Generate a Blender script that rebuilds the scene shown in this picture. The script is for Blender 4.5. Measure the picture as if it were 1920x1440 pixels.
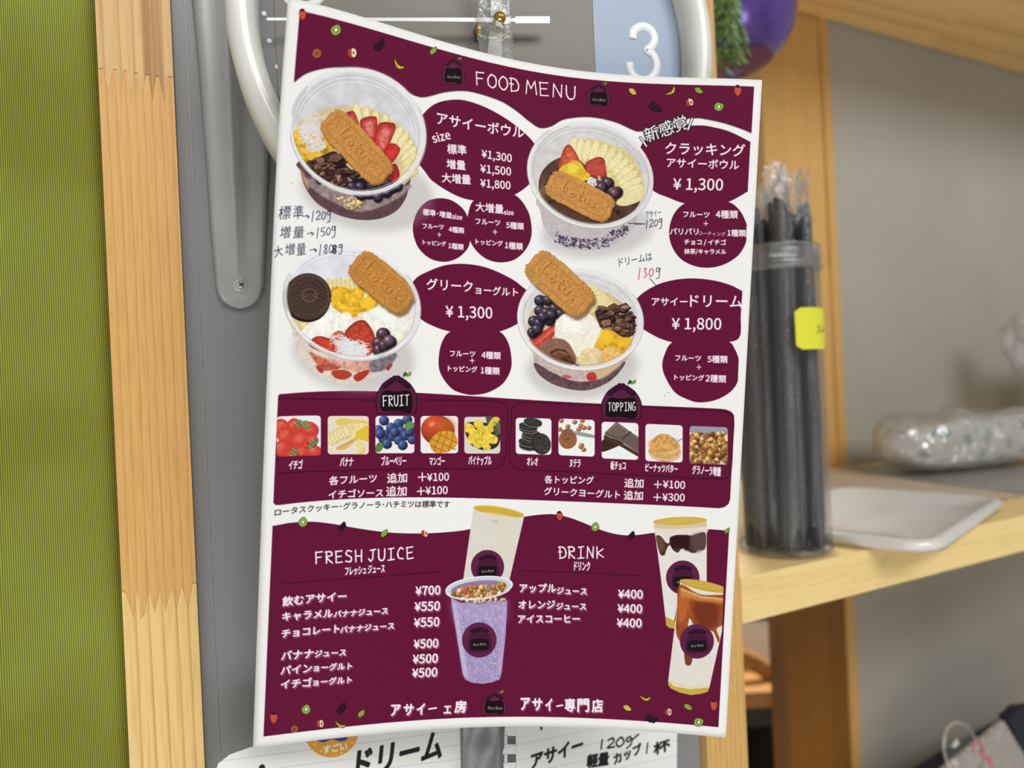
import bpy, bmesh, math, random
import numpy as np
from mathutils import Vector, Matrix
random.seed(7); RNG = np.random.RandomState(7)
S = bpy.context.scene
COL = S.collection
for o in list(S.objects):
    bpy.data.objects.remove(o)

# ------------------------------------------------------------------ camera
# camera sits 1.40 m above the floor, looks level along +Y, rolled 2.6 degrees
F = 1340.0
ROLL = math.radians(2.6)
CAM_H = 1.40
cam_data = bpy.data.cameras.new('camera')
cam_data.sensor_fit = 'HORIZONTAL'; cam_data.sensor_width = 36.0
cam_data.lens = 36.0 * F / 1920.0
cam_data.clip_start = 0.01; cam_data.clip_end = 50
cam_data.dof.use_dof = True
cam_data.dof.focus_distance = 0.318
cam_data.dof.aperture_fstop = 6.4
cam = bpy.data.objects.new('camera', cam_data); COL.objects.link(cam)
cr, sr = math.cos(ROLL), math.sin(ROLL)
right = Vector((cr, 0, -sr)); up = Vector((sr, 0, cr)); back = Vector((0, -1, 0))
cam.matrix_world = Matrix(((right.x, up.x, back.x, 0), (right.y, up.y, back.y, 0), (right.z, up.z, back.z, CAM_H), (0, 0, 0, 1)))
S.camera = cam

# ------------------------------------------------------------------ world, lights, exposure
w = bpy.data.worlds.new('world'); S.world = w; w.use_nodes = True
bg = w.node_tree.nodes['Background']; bg.inputs[0].default_value = (1.0, 0.985, 0.97, 1); bg.inputs[1].default_value = 0.30

def area(name, loc, target, sx, sy, power, col):
    l = bpy.data.lights.new(name, 'AREA'); l.shape = 'RECTANGLE'; l.size = sx; l.size_y = sy
    l.energy = power; l.color = col
    o = bpy.data.objects.new(name, l); COL.objects.link(o); o.location = loc
    o.rotation_euler = (Vector(target) - Vector(loc)).to_track_quat('-Z', 'Y').to_euler()
    return o
area('ceiling_tube_light', (1.15, -1.05, 2.62), (0.2, 0.45, 1.25), 1.3, 0.7, 25, (0.985, 0.985, 0.985))
area('ceiling_tube_light', (0.15, -1.25, 2.62), (0.2, 0.45, 1.25), 1.2, 0.5, 6, (0.97, 1.0, 0.99))
area('low_fill_light', (-0.1, -1.0, 0.45), (0.05, 0.4, 1.05), 1.5, 0.6, 11.5, (0.97, 0.985, 1.0))  # added low fill from behind the camera, brightens the lower half; no visible source
area('far_fill_light', (0.7, 1.95, 2.62), (0.7, 1.6, 0.9), 1.2, 0.3, 60, (1.0, 0.97, 0.93))  # unseen fill lamp, added to brighten the cabinet and box behind the gap
S.view_settings.view_transform = 'Standard'; S.view_settings.look = 'None'
S.view_settings.exposure = 0.0; S.view_settings.gamma = 1.0
S.view_settings.use_curve_mapping = False

# ------------------------------------------------------------------ measuring helpers
def ray(px, py):
    cx = (px - 960) / F; cy = (720 - py) / F
    return Vector((cx * cr + cy * sr, 1.0, -cx * sr + cy * cr))
def srgb(c):
    """0..255 sRGB -> linear rgba"""
    out = []
    for v in c[:3]:
        v = v / 255.0
        out.append(v / 12.92 if v <= 0.04045 else ((v + 0.055) / 1.055) ** 2.4)
    return (*out, 1.0)
class Frame:
    """a vertical plane frame: x along the plane, y away from the camera, z up"""
    def __init__(self, deg, origin):
        t = math.radians(deg)
        self.t = t; self.o = Vector(origin)
        self.d = Vector((math.cos(t), math.sin(t), 0)); self.n = Vector((-math.sin(t), math.cos(t), 0))
        self.m = Matrix.Translation(self.o) @ Matrix.Rotation(t, 4, 'Z')
        self.inv = self.m.inverted()
        self.c = self.inv @ Vector((0, 0, CAM_H))
    def _r(self, px, py):
        R = ray(px, py); return Vector((self.d.dot(R), self.n.dot(R), R.z))
    def at_depth(self, px, py, b):
        R = self._r(px, py); k = (b - self.c.y) / R.y; return self.c + R * k
    def at_height(self, px, py, h):
        R = self._r(px, py); k = (h - self.c.z) / R.z; return self.c + R * k
UNIT = Frame(27.0, (0, 0.405, CAM_H))       # the shelf unit: x along its front, y into it, z above eye height
# ------------------------------------------------------------------ the menu sheet's bent shape (A4, camera-space millimetres)
_xt = np.array([540, 700, 880, 965, 1121, 1309, 1429.]); _yt = np.array([-5, 38, 91, 113, 136, 146, 150.])
_xb = np.array([474, 634, 815, 900, 1055, 1243, 1361.]); _yb = np.array([1403, 1383, 1368, 1364, 1362, 1374, 1383.])
_zt = np.array([270, 289, 308, 318, 324, 324, 323.]); _zb = np.array([297, 301, 313, 319, 325, 324, 323.])
_T = np.stack([(_xt - 960) / F * _zt, (_yt - 720) / F * _zt, _zt], 1)
_B = np.stack([(_xb - 960) / F * _zb, (_yb - 720) / F * _zb, _zb], 1)
_mid = (_T + _B) / 2
_s = np.r_[0, np.cumsum(np.linalg.norm(np.diff(_mid, axis=0), axis=1))]; _s /= _s[-1]
_pt = [np.polyfit(_s, _T[:, k], 4) for k in range(3)]; _pb = [np.polyfit(_s, _B[:, k], 4) for k in range(3)]
def sheet_cam(u, v):
    """u, v in 0..1 -> camera-space mm (x right, y down, z forward)"""
    out = []
    for k in range(3):
        out.append(np.polyval(_pt[k], u) * (1 - v) + np.polyval(_pb[k], u) * v)
    out[0] = out[0] - 1.5 * np.clip(1 - u, 0, 1) ** 3 * np.where(v < .25, np.sin(np.pi * v / .5), np.cos(np.pi * (v - .25) / 1.5))
    return out
PW, PH, PPM = 210.0, 297.0, 8            # mm, mm, texels per mm
TW, TH = int(PW * PPM), int(PH * PPM)
_g, _h = np.meshgrid(np.linspace(-.03, 1.03, 60), np.linspace(-.03, 1.03, 80))
_X, _Y, _Z = sheet_cam(_g, _h); _px = _X / _Z * F / 700; _py = _Y / _Z * F / 700
def _basis(x, y, n=7):
    return np.stack([x ** i * y ** j for i in range(n + 1) for j in range(n + 1 - i)], -1)
_A = _basis(_px.ravel(), _py.ravel())
_cu = np.linalg.lstsq(_A, _g.ravel(), rcond=None)[0]; _cv = np.linalg.lstsq(_A, _h.ravel(), rcond=None)[0]
def px2tex(p):
    p = np.asarray(p, float).reshape(-1, 2)
    A = _basis((p[:, 0] - 960) / 700, (p[:, 1] - 720) / 700)
    return np.stack([A @ _cu * TW, A @ _cv * TH], 1)

# ------------------------------------------------------------------ a small anti-aliased painter for flat print
def box_blur(a, r):
    for _ in range(2):
        for ax in (0, 1):
            pad = [(0, 0), (0, 0)]; pad[ax] = (r + 1, r)
            c = np.cumsum(np.pad(a, pad, mode='edge'), axis=ax)
            a = (np.take(c, range(2 * r + 1, c.shape[ax]), ax) - np.take(c, range(0, c.shape[ax] - 2 * r - 1), ax)) / (2 * r + 1)
    return a
def value_noise(h, w, cell, seed):
    r = np.random.RandomState(seed); gh, gw = int(h / cell) + 3, int(w / cell) + 3
    g = r.rand(gh, gw).astype(np.float32)
    y = np.arange(h) / cell; x = np.arange(w) / cell
    yi = y.astype(int); xi = x.astype(int); fy = (y - yi)[:, None]; fx = (x - xi)[None]
    fy = fy * fy * (3 - 2 * fy); fx = fx * fx * (3 - 2 * fx)
    a = g[yi][:, xi]; b = g[yi][:, xi + 1]; c = g[yi + 1][:, xi]; d = g[yi + 1][:, xi + 1]
    v = ((a * (1 - fx) + b * fx) * (1 - fy) + (c * (1 - fx) + d * fx) * fy) - .5
    v = box_blur(v, max(1, int(cell / 3)))
    return (v / (v.std() * 6)).clip(-.5, .5)
class Painter:
    def __init__(s, w, h, base, tomap):
        s.w, s.h = w, h; s.im = np.empty((h, w, 3), np.float32); s.im[:] = np.array(base) / 255.
        s.tomap = tomap; s.view = (0, 0, 1.0); s.clip = None
        s.noise = {k: value_noise(h, w, k, k) for k in (3, 7, 18)} if w * h > 4e5 else {}
    def V(s, x, y, k): s.view = (x, y, k)
    def M(s, pts):
        p = np.asarray(pts, float).reshape(-1, 2)
        return s.tomap(np.stack([s.view[0] + p[:, 0] / s.view[2], s.view[1] + p[:, 1] / s.view[2]], 1))
    def cover(s, polys, pad=1, ss=4):
        allp = np.concatenate(polys)
        x0 = max(int(allp[:, 0].min()) - pad, 0); x1 = min(int(allp[:, 0].max()) + 2 + pad, s.w)
        y0 = max(int(allp[:, 1].min()) - pad, 0); y1 = min(int(allp[:, 1].max()) + 2 + pad, s.h)
        if x1 <= x0 or y1 <= y0: return None
        e0 = np.concatenate(polys); e1 = np.concatenate([np.roll(p, -1, 0) for p in polys])
        return s._acc(e0, e1, x0, x1, y0, y1, ss)
    def _acc(s, e0, e1, x0, x1, y0, y1, ss):
        H, W = (y1 - y0) * ss, x1 - x0
        ya = (e0[:, 1] - y0) * ss - .5; yb = (e1[:, 1] - y0) * ss - .5
        lo = np.minimum(ya, yb); hi = np.maximum(ya, yb)
        i0 = np.clip(np.ceil(lo), 0, H).astype(int); i1 = np.clip(np.ceil(hi), 0, H).astype(int)
        n = i1 - i0; keep = n > 0
        if not keep.any(): return x0, x1, y0, y1, np.zeros((y1 - y0, W), np.float32)
        n = n[keep]; i0 = i0[keep]; ya = ya[keep]; yb = yb[keep]; xa = e0[keep, 0] - x0; xb = e1[keep, 0] - x0
        idx = np.repeat(np.arange(len(n)), n)
        row = i0[idx] + (np.arange(n.sum()) - np.repeat(np.cumsum(n) - n, n))
        t = (row - ya[idx]) / (yb[idx] - ya[idx]); x = np.clip(xa[idx] + t * (xb[idx] - xa[idx]), 0, W - 1e-3)
        sg = np.where(yb > ya, 1., -1.)[idx]
        xi = x.astype(int); fr = x - xi
        acc = np.bincount(row * (W + 1) + xi, sg * (1 - fr), H * (W + 1)) + np.bincount(row * (W + 1) + xi + 1, sg * fr, H * (W + 1))[:H * (W + 1)]
        a = np.abs(np.cumsum(acc.reshape(H, W + 1), 1)[:, :W]).clip(0, 1)
        return x0, x1, y0, y1, a.reshape(y1 - y0, ss, W).mean(1).astype(np.float32)
    def put(s, c, col, a=1., shade=None, noise=None, gain=.1):
        if c is None: return
        x0, x1, y0, y1, m = c
        m = m * a
        if s.clip is not None: m = m * s.clip[y0:y1, x0:x1]
        dst = s.im[y0:y1, x0:x1]
        src = np.broadcast_to(np.array(col, np.float32) / 255., dst.shape)
        if shade is not None: src = shade(src, *np.meshgrid(np.arange(x0, x1), np.arange(y0, y1)))
        if noise is not None: src = src * (1 + gain * 2 * s.noise[noise][y0:y1, x0:x1, None])
        s.im[y0:y1, x0:x1] = dst * (1 - m[..., None]) + src.clip(0, 1) * m[..., None]
    def soft(s, c, r):
        x0, x1, y0, y1, m = c
        X0, X1, Y0, Y1 = max(x0 - 2 * r, 0), min(x1 + 2 * r, s.w), max(y0 - 2 * r, 0), min(y1 + 2 * r, s.h)
        b = np.zeros((Y1 - Y0, X1 - X0), np.float32); b[y0 - Y0:y1 - Y0, x0 - X0:x1 - X0] = m
        return X0, X1, Y0, Y1, box_blur(b, max(r // 2, 1))
    def poly(s, pts, col, a=1., blur=0, **k):
        c = s.cover([s.M(pts)])
        if c is not None and blur: c = s.soft(c, blur)
        s.put(c, col, a, **k)
    def spl(s, pts, n=6):
        p = np.asarray(pts, float); N = len(p); out = []
        for i in range(N):
            a, b, c, d = p[i - 1], p[i], p[(i + 1) % N], p[(i + 2) % N]
            for t in np.arange(n) / n:
                out.append(.5 * (2 * b + (c - a) * t + (2 * a - 5 * b + 4 * c - d) * t * t + (3 * b - 3 * c + d - a) * t ** 3))
        return np.array(out)
    def blob(s, pts, col, a=1., **k): s.poly(s.spl(pts), col, a, **k)
    def oval(s, cx, cy, rx, ry, rot=0, n=40, a0=0, a1=2 * np.pi):
        t = np.linspace(a0, a1, n, endpoint=a1 - a0 < 6.28); r = np.radians(rot)
        x, y = rx * np.cos(t), ry * np.sin(t)
        return np.stack([cx + x * np.cos(r) - y * np.sin(r), cy + x * np.sin(r) + y * np.cos(r)], 1)
    def ell(s, cx, cy, rx, ry, rot, col, a=1., **k): s.poly(s.oval(cx, cy, rx, ry, rot, 20 if rx < 20 else 48), col, a, **k)
    def ring(s, cx, cy, rx, ry, rot, wd, col, a=1., a0=0, a1=2 * np.pi, **k):
        s.line(s.oval(cx, cy, rx, ry, rot, 60, a0, a1), wd, col, a, closed=a1 - a0 > 6.2, **k)
    def line(s, pts, wd, col, a=1., closed=False, blur=0, taper=False, **k):
        """stroke, width in texels*; pts in view units"""
        p = s.M(pts)
        if closed: p = np.r_[p, p[:1]]
        polys = []
        th = np.linspace(0, 2 * np.pi, 9)[:-1]
        N = len(p)
        for i in range(N):
            ww = wd * (1 - .6 * i / N if taper else 1) / 2
            polys.append(p[i] + ww * np.stack([np.cos(th), np.sin(th)], 1))
            if i < N - 1:
                d = p[i + 1] - p[i]; L = np.hypot(*d)
                if L > 1e-6:
                    q = np.array([-d[1], d[0]]) / L * ww
                    polys.append(np.array([p[i] - q, p[i + 1] - q, p[i + 1] + q, p[i] + q]))
        c = s.cover(polys)
        if c is not None and blur: c = s.soft(c, blur)
        s.put(c, col, a, **k)
    def ball(s, cx, cy, rx, ry, rot, col, hi=(-.35, -.4), lite=1.5, dark=.45, a=1., gl=.5):
        """a printed round fruit: radial tone plus a glint"""
        c = s.M([[cx, cy], [cx + rx, cy]]); R = np.hypot(*(c[1] - c[0])); c = c[0]
        def sh(src, X, Y):
            d = np.hypot((X - c[0]) / R - hi[0], (Y - c[1]) / R - hi[1])[..., None]
            return src * (lite + (dark - lite) * np.clip(d / 1.3, 0, 1))
        s.ell(cx, cy, rx, ry, rot, col, a, shade=sh)
        if gl: s.ell(cx + hi[0] * rx, cy + hi[1] * ry, rx * .2, ry * .14, -25, (235, 235, 240), gl, blur=2)
    def text(s, txt, p0, p1, col, bold=.8, h=None, shadow=None, base=False, slant=0, a=1., outline=None):
        """flat lettering from the view point p0 (left, bottom) to p1 (right, bottom); bold in texels"""
        segs = glyphs(txt)
        if segs is None: return
        e0, e1, bb = segs
        q = s.M([p0, p1]); d = q[1] - q[0]; L = np.hypot(*d); ex = d / L; ey = np.array([ex[1], -ex[0]])
        k = L / (bb[1] - bb[0]); b0 = 0 if base else bb[2]
        if h is None: ky = k
        else:
            hh = s.M([p0, [p0[0], p0[1] - h]]); ky = np.hypot(*(hh[1] - hh[0])) / (bb[3] - b0)
        def tr(e):
            x = (e[:, 0] - bb[0]) * k + (e[:, 1] - b0) * slant * ky; y = (e[:, 1] - b0) * ky
            return q[0] + x[:, None] * ex + y[:, None] * ey
        A, B = tr(e0), tr(e1); Q = np.r_[A, B]; pd = 12
        x0 = max(int(Q[:, 0].min()) - pd, 0); x1 = min(int(Q[:, 0].max()) + pd, s.w)
        y0 = max(int(Q[:, 1].min()) - pd, 0); y1 = min(int(Q[:, 1].max()) + pd, s.h)
        if x1 <= x0 or y1 <= y0: return
        m = s._acc(A, B, x0, x1, y0, y1, 4)[4]
        if outline:
            s.put((x0, x1, y0, y1, dilate(m, outline[1])), outline[0], 1.)
        if bold > 0: m = dilate(m, bold)
        if shadow:
            sx, sy = shadow[1]
            sm = box_blur(np.roll(np.roll(m, sy, 0), sx, 1), 1); s.put((x0, x1, y0, y1, sm), shadow[0], shadow[2])
        s.put((x0, x1, y0, y1, m), col, a)
    def image(s, name):
        im = bpy.data.images.new(name, s.w, s.h, alpha=False)
        out = np.ones((s.h, s.w, 4), np.float32); out[..., :3] = s.im[::-1]
        im.pixels.foreach_set(out.ravel()); im.update(); im.pack()
        return im
def dilate(m, r):
    out = m; R = int(math.ceil(r))
    for dy in range(-R, R + 1):
        for dx in range(-R, R + 1):
            dd = math.hypot(dx, dy)
            wt = min(1.0, r - dd + 1)
            if (dx or dy) and wt > 0:
                out = np.maximum(out, np.roll(np.roll(m, dy, 0), dx, 1) * wt)
    return out
_gc = {}
def glyphs(txt):
    """outline edges of a string, from Blender's own built-in font"""
    if txt in _gc: return _gc[txt]
    cu = bpy.data.curves.new('lettering', 'FONT'); cu.body = txt; cu.resolution_u = 3; cu.offset = 0
    if _font is not None: cu.font = _font
    cu.fill_mode = 'FRONT'
    o = bpy.data.objects.new('lettering', cu)
    me = o.to_mesh()
    if me is None or not len(me.polygons):
        r = None
    else:
        co = np.zeros(len(me.vertices) * 3); me.vertices.foreach_get('co', co); co = co.reshape(-1, 3)[:, :2]
        ls = np.zeros(len(me.loops), int); me.loops.foreach_get('vertex_index', ls)
        st = np.zeros(len(me.polygons), int); me.polygons.foreach_get('loop_start', st)
        nt = np.zeros(len(me.polygons), int); me.polygons.foreach_get('loop_total', nt)
        nx = np.arange(len(ls)) + 1; nx[st + nt - 1] = st
        e0, e1 = co[ls], co[ls[nx]]
        # all faces the same way round
        ar = np.add.reduceat(e0[:, 0] * e1[:, 1] - e1[:, 0] * e0[:, 1], st)
        fl = np.repeat(ar < 0, nt)
        e0[fl], e1[fl] = e1[fl].copy(), e0[fl].copy()
        r = (e0, e1, (co[:, 0].min(), co[:, 0].max(), co[:, 1].min(), co[:, 1].max()))
    o.to_mesh_clear(); bpy.data.objects.remove(o); bpy.data.curves.remove(cu)
    _gc[txt] = r
    return r
# ------------------------------------------------------------------ the printed menu (flat print, painted into an image)
_font = None
try:
    import os
    _fp = os.path.join(bpy.utils.system_resource('DATAFILES'), 'fonts', 'Noto Sans CJK Regular.woff2')
    _font = bpy.data.fonts.load(_fp)          # the typeface that ships inside Blender
except Exception:
    _font = None
PUR = (97, 17, 52); DPU = (48, 12, 30); WHT = (236, 235, 232); LET = (240, 236, 238); BLK = (28, 22, 26)
P = Painter(TW, TH, WHT, px2tex)
def px(): P.V(0, 0, 1.0)
def quad_uv(c):     # straight-sided print area given by its corner pixels
    return c
def catmull(p, n=6):
    p = [np.array(q, float) for q in p]; p = [2 * p[0] - p[1]] + p + [2 * p[-1] - p[-2]]; out = []
    for i in range(1, len(p) - 2):
        a, b, c, d = p[i - 1:i + 3]
        for t in np.arange(n) / n:
            out.append(.5 * (2 * b + (c - a) * t + (2 * a - 5 * b + 4 * c - d) * t * t + (3 * b - 3 * c + d - a) * t ** 3))
    out.append(p[-2]); return out
def straight(a, b, n=12):    # a line that is straight on the paper, returned in texels
    q = px2tex([a, b]); t = np.linspace(0, 1, n)[:, None]; return q[0] * (1 - t) + q[1] * t
def rawpoly(pts, col, a=1., **k): P.put(P.cover([np.asarray(pts)]), col, a, **k)
# --- banner with the scalloped lower edge
wave = catmull([(551, 154), (575, 137), (612, 127), (650, 126), (687, 131), (725, 147), (762, 170), (782, 180), (800, 181), (837, 172), (880, 171), (934, 187), (965, 205), (990, 225), (1012, 239), (1034, 236), (1059, 223), (1106, 219), (1152, 228), (1184, 242), (1199, 246), (1225, 240), (1262, 226), (1302, 221), (1324, 223), (1356, 230), (1387, 240), (1409, 249)])
wt = px2tex(wave)
rawpoly(np.r_[straight((562, 20), (1414, 162.5)), wt[::-1]], PUR, noise=3, gain=.05)
P.put(P.cover([np.r_[wt - [0, 3], wt[::-1] + [0, 3]]]), DPU, .5)
# --- ellipses
E1 = [(840, 188), (870, 188), (905, 199), (940, 217), (975, 242), (1004, 273), (1008, 310), (995, 342), (965, 365), (930, 376), (889, 376), (854, 366), (813, 341), (797, 322), (775, 290), (772, 250), (787, 222), (812, 197)]
px()
P.blob(E1, PUR, noise=3, gain=.05)
P.blob([(832, 372), (851, 378), (870, 394), (879, 415), (882, 438), (880, 458), (873, 471), (856, 485), (832, 491), (805, 484), (783, 462), (774, 430), (781, 400), (797, 380), (814, 373)], PUR, noise=3, gain=.05)
P.blob([(889, 375), (878, 400), (876, 425), (881, 450), (893, 470), (913, 486), (938, 492), (964, 487), (984, 470), (995, 448), (996.5, 424), (989, 394), (966, 366), (925, 358)], PUR, noise=3, gain=.05)
E2 = catmull([(1402, 359), (1385, 369), (1367, 378), (1340, 385), (1300, 384), (1275, 379), (1252, 370), (1227, 359), (1205, 335), (1196, 300), (1204, 270), (1225, 252), (1262, 240), (1309, 235), (1340, 239), (1371, 248), (1407, 266)])
P.poly(E2, PUR, noise=3, gain=.05)
P.poly(catmull([(1400, 420), (1399, 440), (1398, 456), (1384, 479), (1357, 496), (1327, 502), (1297, 497), (1273, 482), (1258, 457), (1255, 429), (1265, 399), (1287, 380), (1327, 372), (1367, 379), (1388, 396), (1400, 420)]), PUR, noise=3, gain=.05)
P.blob([(777, 525), (805, 508), (837, 497), (873, 495), (913, 502), (954, 520), (976, 535), (992, 552), (992, 585), (970, 607), (935, 622), (890, 630), (846, 622), (816, 613), (787, 596), (765, 560)], PUR, noise=3, gain=.05)
P.blob([(846, 621), (829, 641), (822.5, 673), (826, 700), (845, 727), (865, 737), (889, 740.5), (917, 735), (943, 719), (957, 695), (959, 673), (953, 643), (935, 621), (890, 612)], PUR, noise=3, gain=.05)
P.poly(catmull([(1392, 546), (1389, 590), (1387, 631), (1364, 642), (1310, 650), (1262, 642), (1232, 632), (1200, 612), (1183, 585), (1196, 558), (1224, 538), (1254, 527), (1292, 522), (1333, 525), (1368, 534), (1392, 546)]), PUR, noise=3, gain=.05)
P.poly(catmull([(1385, 672), (1384, 700), (1382, 718), (1368, 736), (1342, 750), (1313, 754.5), (1292, 750), (1266, 736), (1249, 710), (1242, 688), (1246, 665), (1262, 641), (1310, 630), (1364, 640), (1378, 655), (1385, 672)]), PUR, noise=3, gain=.05)
# --- middle panel
rawpoly(np.r_[px2tex([(521.5, 743), (524, 739), (532, 738.5)]), straight((532, 738.5), (1350, 766.5)),
              px2tex([(1362, 768), (1371, 772), (1376.5, 779)]), px2tex([(1369, 936), (1366, 945), (1358, 951), (1347, 953)]),
              straight((1347, 953), (524, 947)), px2tex([(517, 947), (512.5, 943)])], PUR, noise=3, gain=.05)
# --- lower block
lw = catmull([(511, 987), (528, 984), (545, 981), (584, 979), (623, 983), (662, 990), (701, 996), (740, 1000), (792, 1001), (845, 998), (881, 993), (930, 982), (982, 970), (1011, 966), (1037, 965), (1063, 970), (1089, 979), (1115, 990), (1141, 999), (1167, 1004), (1193, 1004), (1225, 1000), (1275, 996), (1324, 993), (1367, 996)])
rawpoly(np.r_[px2tex(lw), straight((1347, 1363.5), (494, 1381))], PUR, noise=3, gain=.05)
P.line(lw, 3, DPU, .8)
# --- outlined boxes in the panel
P.line([(523, 747.5), (600, 748.5), (705, 751)], 3, DPU); P.line(catmull([(782, 749.5), (870, 751), (930, 752.5), (945, 757), (952, 768), (952, 800), (949, 845), (943, 869), (930, 878), (900, 879.5)]) + [(760, 880), (640, 883), (520, 888)], 3, DPU)
P.line([(1127, 760), (1050, 757), (985, 754.5)] + catmull([(985, 754.5), (970, 757), (960, 768), (958, 800), (955, 850), (960, 871), (975, 881)]) + [(1060, 884), (1170, 890), (1300, 896)] + catmull([(1300, 896), (1350, 898), (1364, 895), (1371, 880), (1374, 830), (1376, 790), (1372, 778), (1360, 772), (1340, 770)]) + [(1270, 767), (1203, 763)], 3, DPU)
# --- lines under headings
P.line(straight((531, 1094), (826.5, 1072)) * 0 + np.array([[531 + (826.5 - 531) * t, 1094 - 22 * t] for t in np.linspace(0, 1, 12)]), 2.4, DPU)
P.line([(973, 1069.6), (1090, 1074), (1204.6, 1080)], 2.4, DPU)

# ---------------- small fruit drawings
def icon(kind, x, y, s=1.0, rot=0):
    P.V(x, y, 1.0); s *= 1.15
    def R(p): c_, s_ = math.cos(math.radians(rot)), math.sin(math.radians(rot)); return [((a * c_ - b * s_) * s, (a * s_ + b * c_) * s) for a, b in p]
    if kind == 'kiwi':
        q = R([(2, -9), (7, -3), (7, 4), (0, 9), (-7, 5), (-8, -1), (-4, -6)])
        P.blob(q, (58, 78, 30)); P.blob([(a * .85, b * .85) for a, b in q], (150, 180, 78)); P.blob([(a * .5, b * .5) for a, b in q], (74, 104, 38)); P.ell(0, 0, 2.2 * s, 3 * s, 20, (232, 238, 205))
    elif kind == 'strawberry':
        q = R([(-6, -6), (0, -8), (6, -6), (6, 2), (1, 9), (-4, 5)])
        P.blob(q, (150, 52, 44)); P.blob([(a * .8, b * .8) for a, b in q], (205, 84, 66))
        for a, b in R([(-3, -3), (2, -3), (0, 1), (3, 1), (-1, 4)]): P.ell(a, b, .8, .8, 0, (90, 30, 40))
        P.blob(R([(-5, -8), (0, -11), (4, -8), (0, -6)]), (40, 20, 34))
    elif kind == 'orange':
        P.ell(0, 0, 7 * s, 7 * s, 0, (176, 112, 48))
        for k in range(8):
            t = k * math.pi / 4; P.line([(1.5 * s * math.cos(t), 1.5 * s * math.sin(t)), (6 * s * math.cos(t), 6 * s * math.sin(t))], 1.8, (70, 26, 30))
    elif kind == 'apple':
        P.blob(R([(-6, -5), (0, -6), (1, 6), (-4, 6), (-7, 2)]), (168, 62, 52)); P.blob(R([(0, -7), (6, -5), (7, 2), (4, 7), (0, 5)]), (232, 214, 176))
        P.ell(3, 0, 1.6, 3, rot, (120, 60, 50))
    elif kind == 'berry':
        for a, b in R([(-5, 3), (-1, 6), (3, 2), (-2, -1), (2, -5), (6, -3), (5, -8)]): P.ball(a, b, 4.2 * s, 4.2 * s, 0, (62, 18, 46), gl=0, lite=1.1)
    elif kind == 'banana':
        P.blob(R([(-10, -9), (-8, -10), (-4, -3), (2, 1), (9, 2), (10, 4), (4, 8), (-3, 6), (-8, 0)]), (60, 40, 20)); P.blob(R([(-9, -8), (-5, -2), (1, 2.6), (8, 3), (3, 6.6), (-3, 4.8), (-7, -1)]), (226, 204, 66))
        P.line(R([(-4, 1), (-2, 3)]), 2, (90, 70, 20)); P.line(R([(1, 5), (4, 5)]), 2, (90, 70, 20))
    elif kind in ('leaf', 'lemon'):
        c_ = (140, 170, 66) if kind == 'leaf' else (222, 196, 70)
        P.blob(R([(7, -8), (7, 0), (1, 7), (-6, 8), (-6, 0), (0, -6)]), (60, 60, 30)); P.blob(R([(6, -7), (6, 0), (1, 5.6), (-5, 6.6), (-5, 0), (0, -5)]), c_); P.line(R([(4, -5), (-3, 5)]), 1.4, (90, 110, 40))
for a in [('strawberry', 567, 28, .95, 0), ('kiwi', 630, 56, 1.1, 10), ('orange', 594, 100), ('apple', 660, 99), ('berry', 710, 85), ('banana', 749, 121, 1, 8), ('leaf', 812, 95, .8), ('lemon', 1186, 171, .8, 90), ('banana', 1258, 170, .9, -75), ('leaf', 1310, 169, .8, 80), ('apple', 1293, 192, .8, -20), ('strawberry', 1383, 171, .95), ('berry', 1227, 200, 1, 90), ('kiwi', 1348, 200, .95, 60),
          ('kiwi', 568, 979, .95), ('berry', 641, 988, .7), ('leaf', 720, 1000, .8), ('apple', 796, 1000, .75), ('strawberry', 1049, 968, .8), ('kiwi', 1116, 988, .85), ('berry', 1183, 1005, .65), ('leaf', 1363, 995, .6),
          ('strawberry', 513, 1347, .95), ('kiwi', 574, 1330, .95), ('berry', 639, 1329, .9), ('leaf', 677, 1338, .8), ('apple', 600, 1357, .8), ('banana', 639, 1358, .85, -10), ('orange', 552, 1367, .8), ('banana', 1211, 1308, .85, -25), ('lemon', 1176, 1327, .8, 80), ('apple', 1253, 1335, .75), ('leaf', 1290, 1325, .8, 80), ('strawberry', 1338, 1323, .9), ('berry', 1220, 1347, .9, 70), ('kiwi', 1310, 1354, .95, 60)]: icon(*a)

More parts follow.
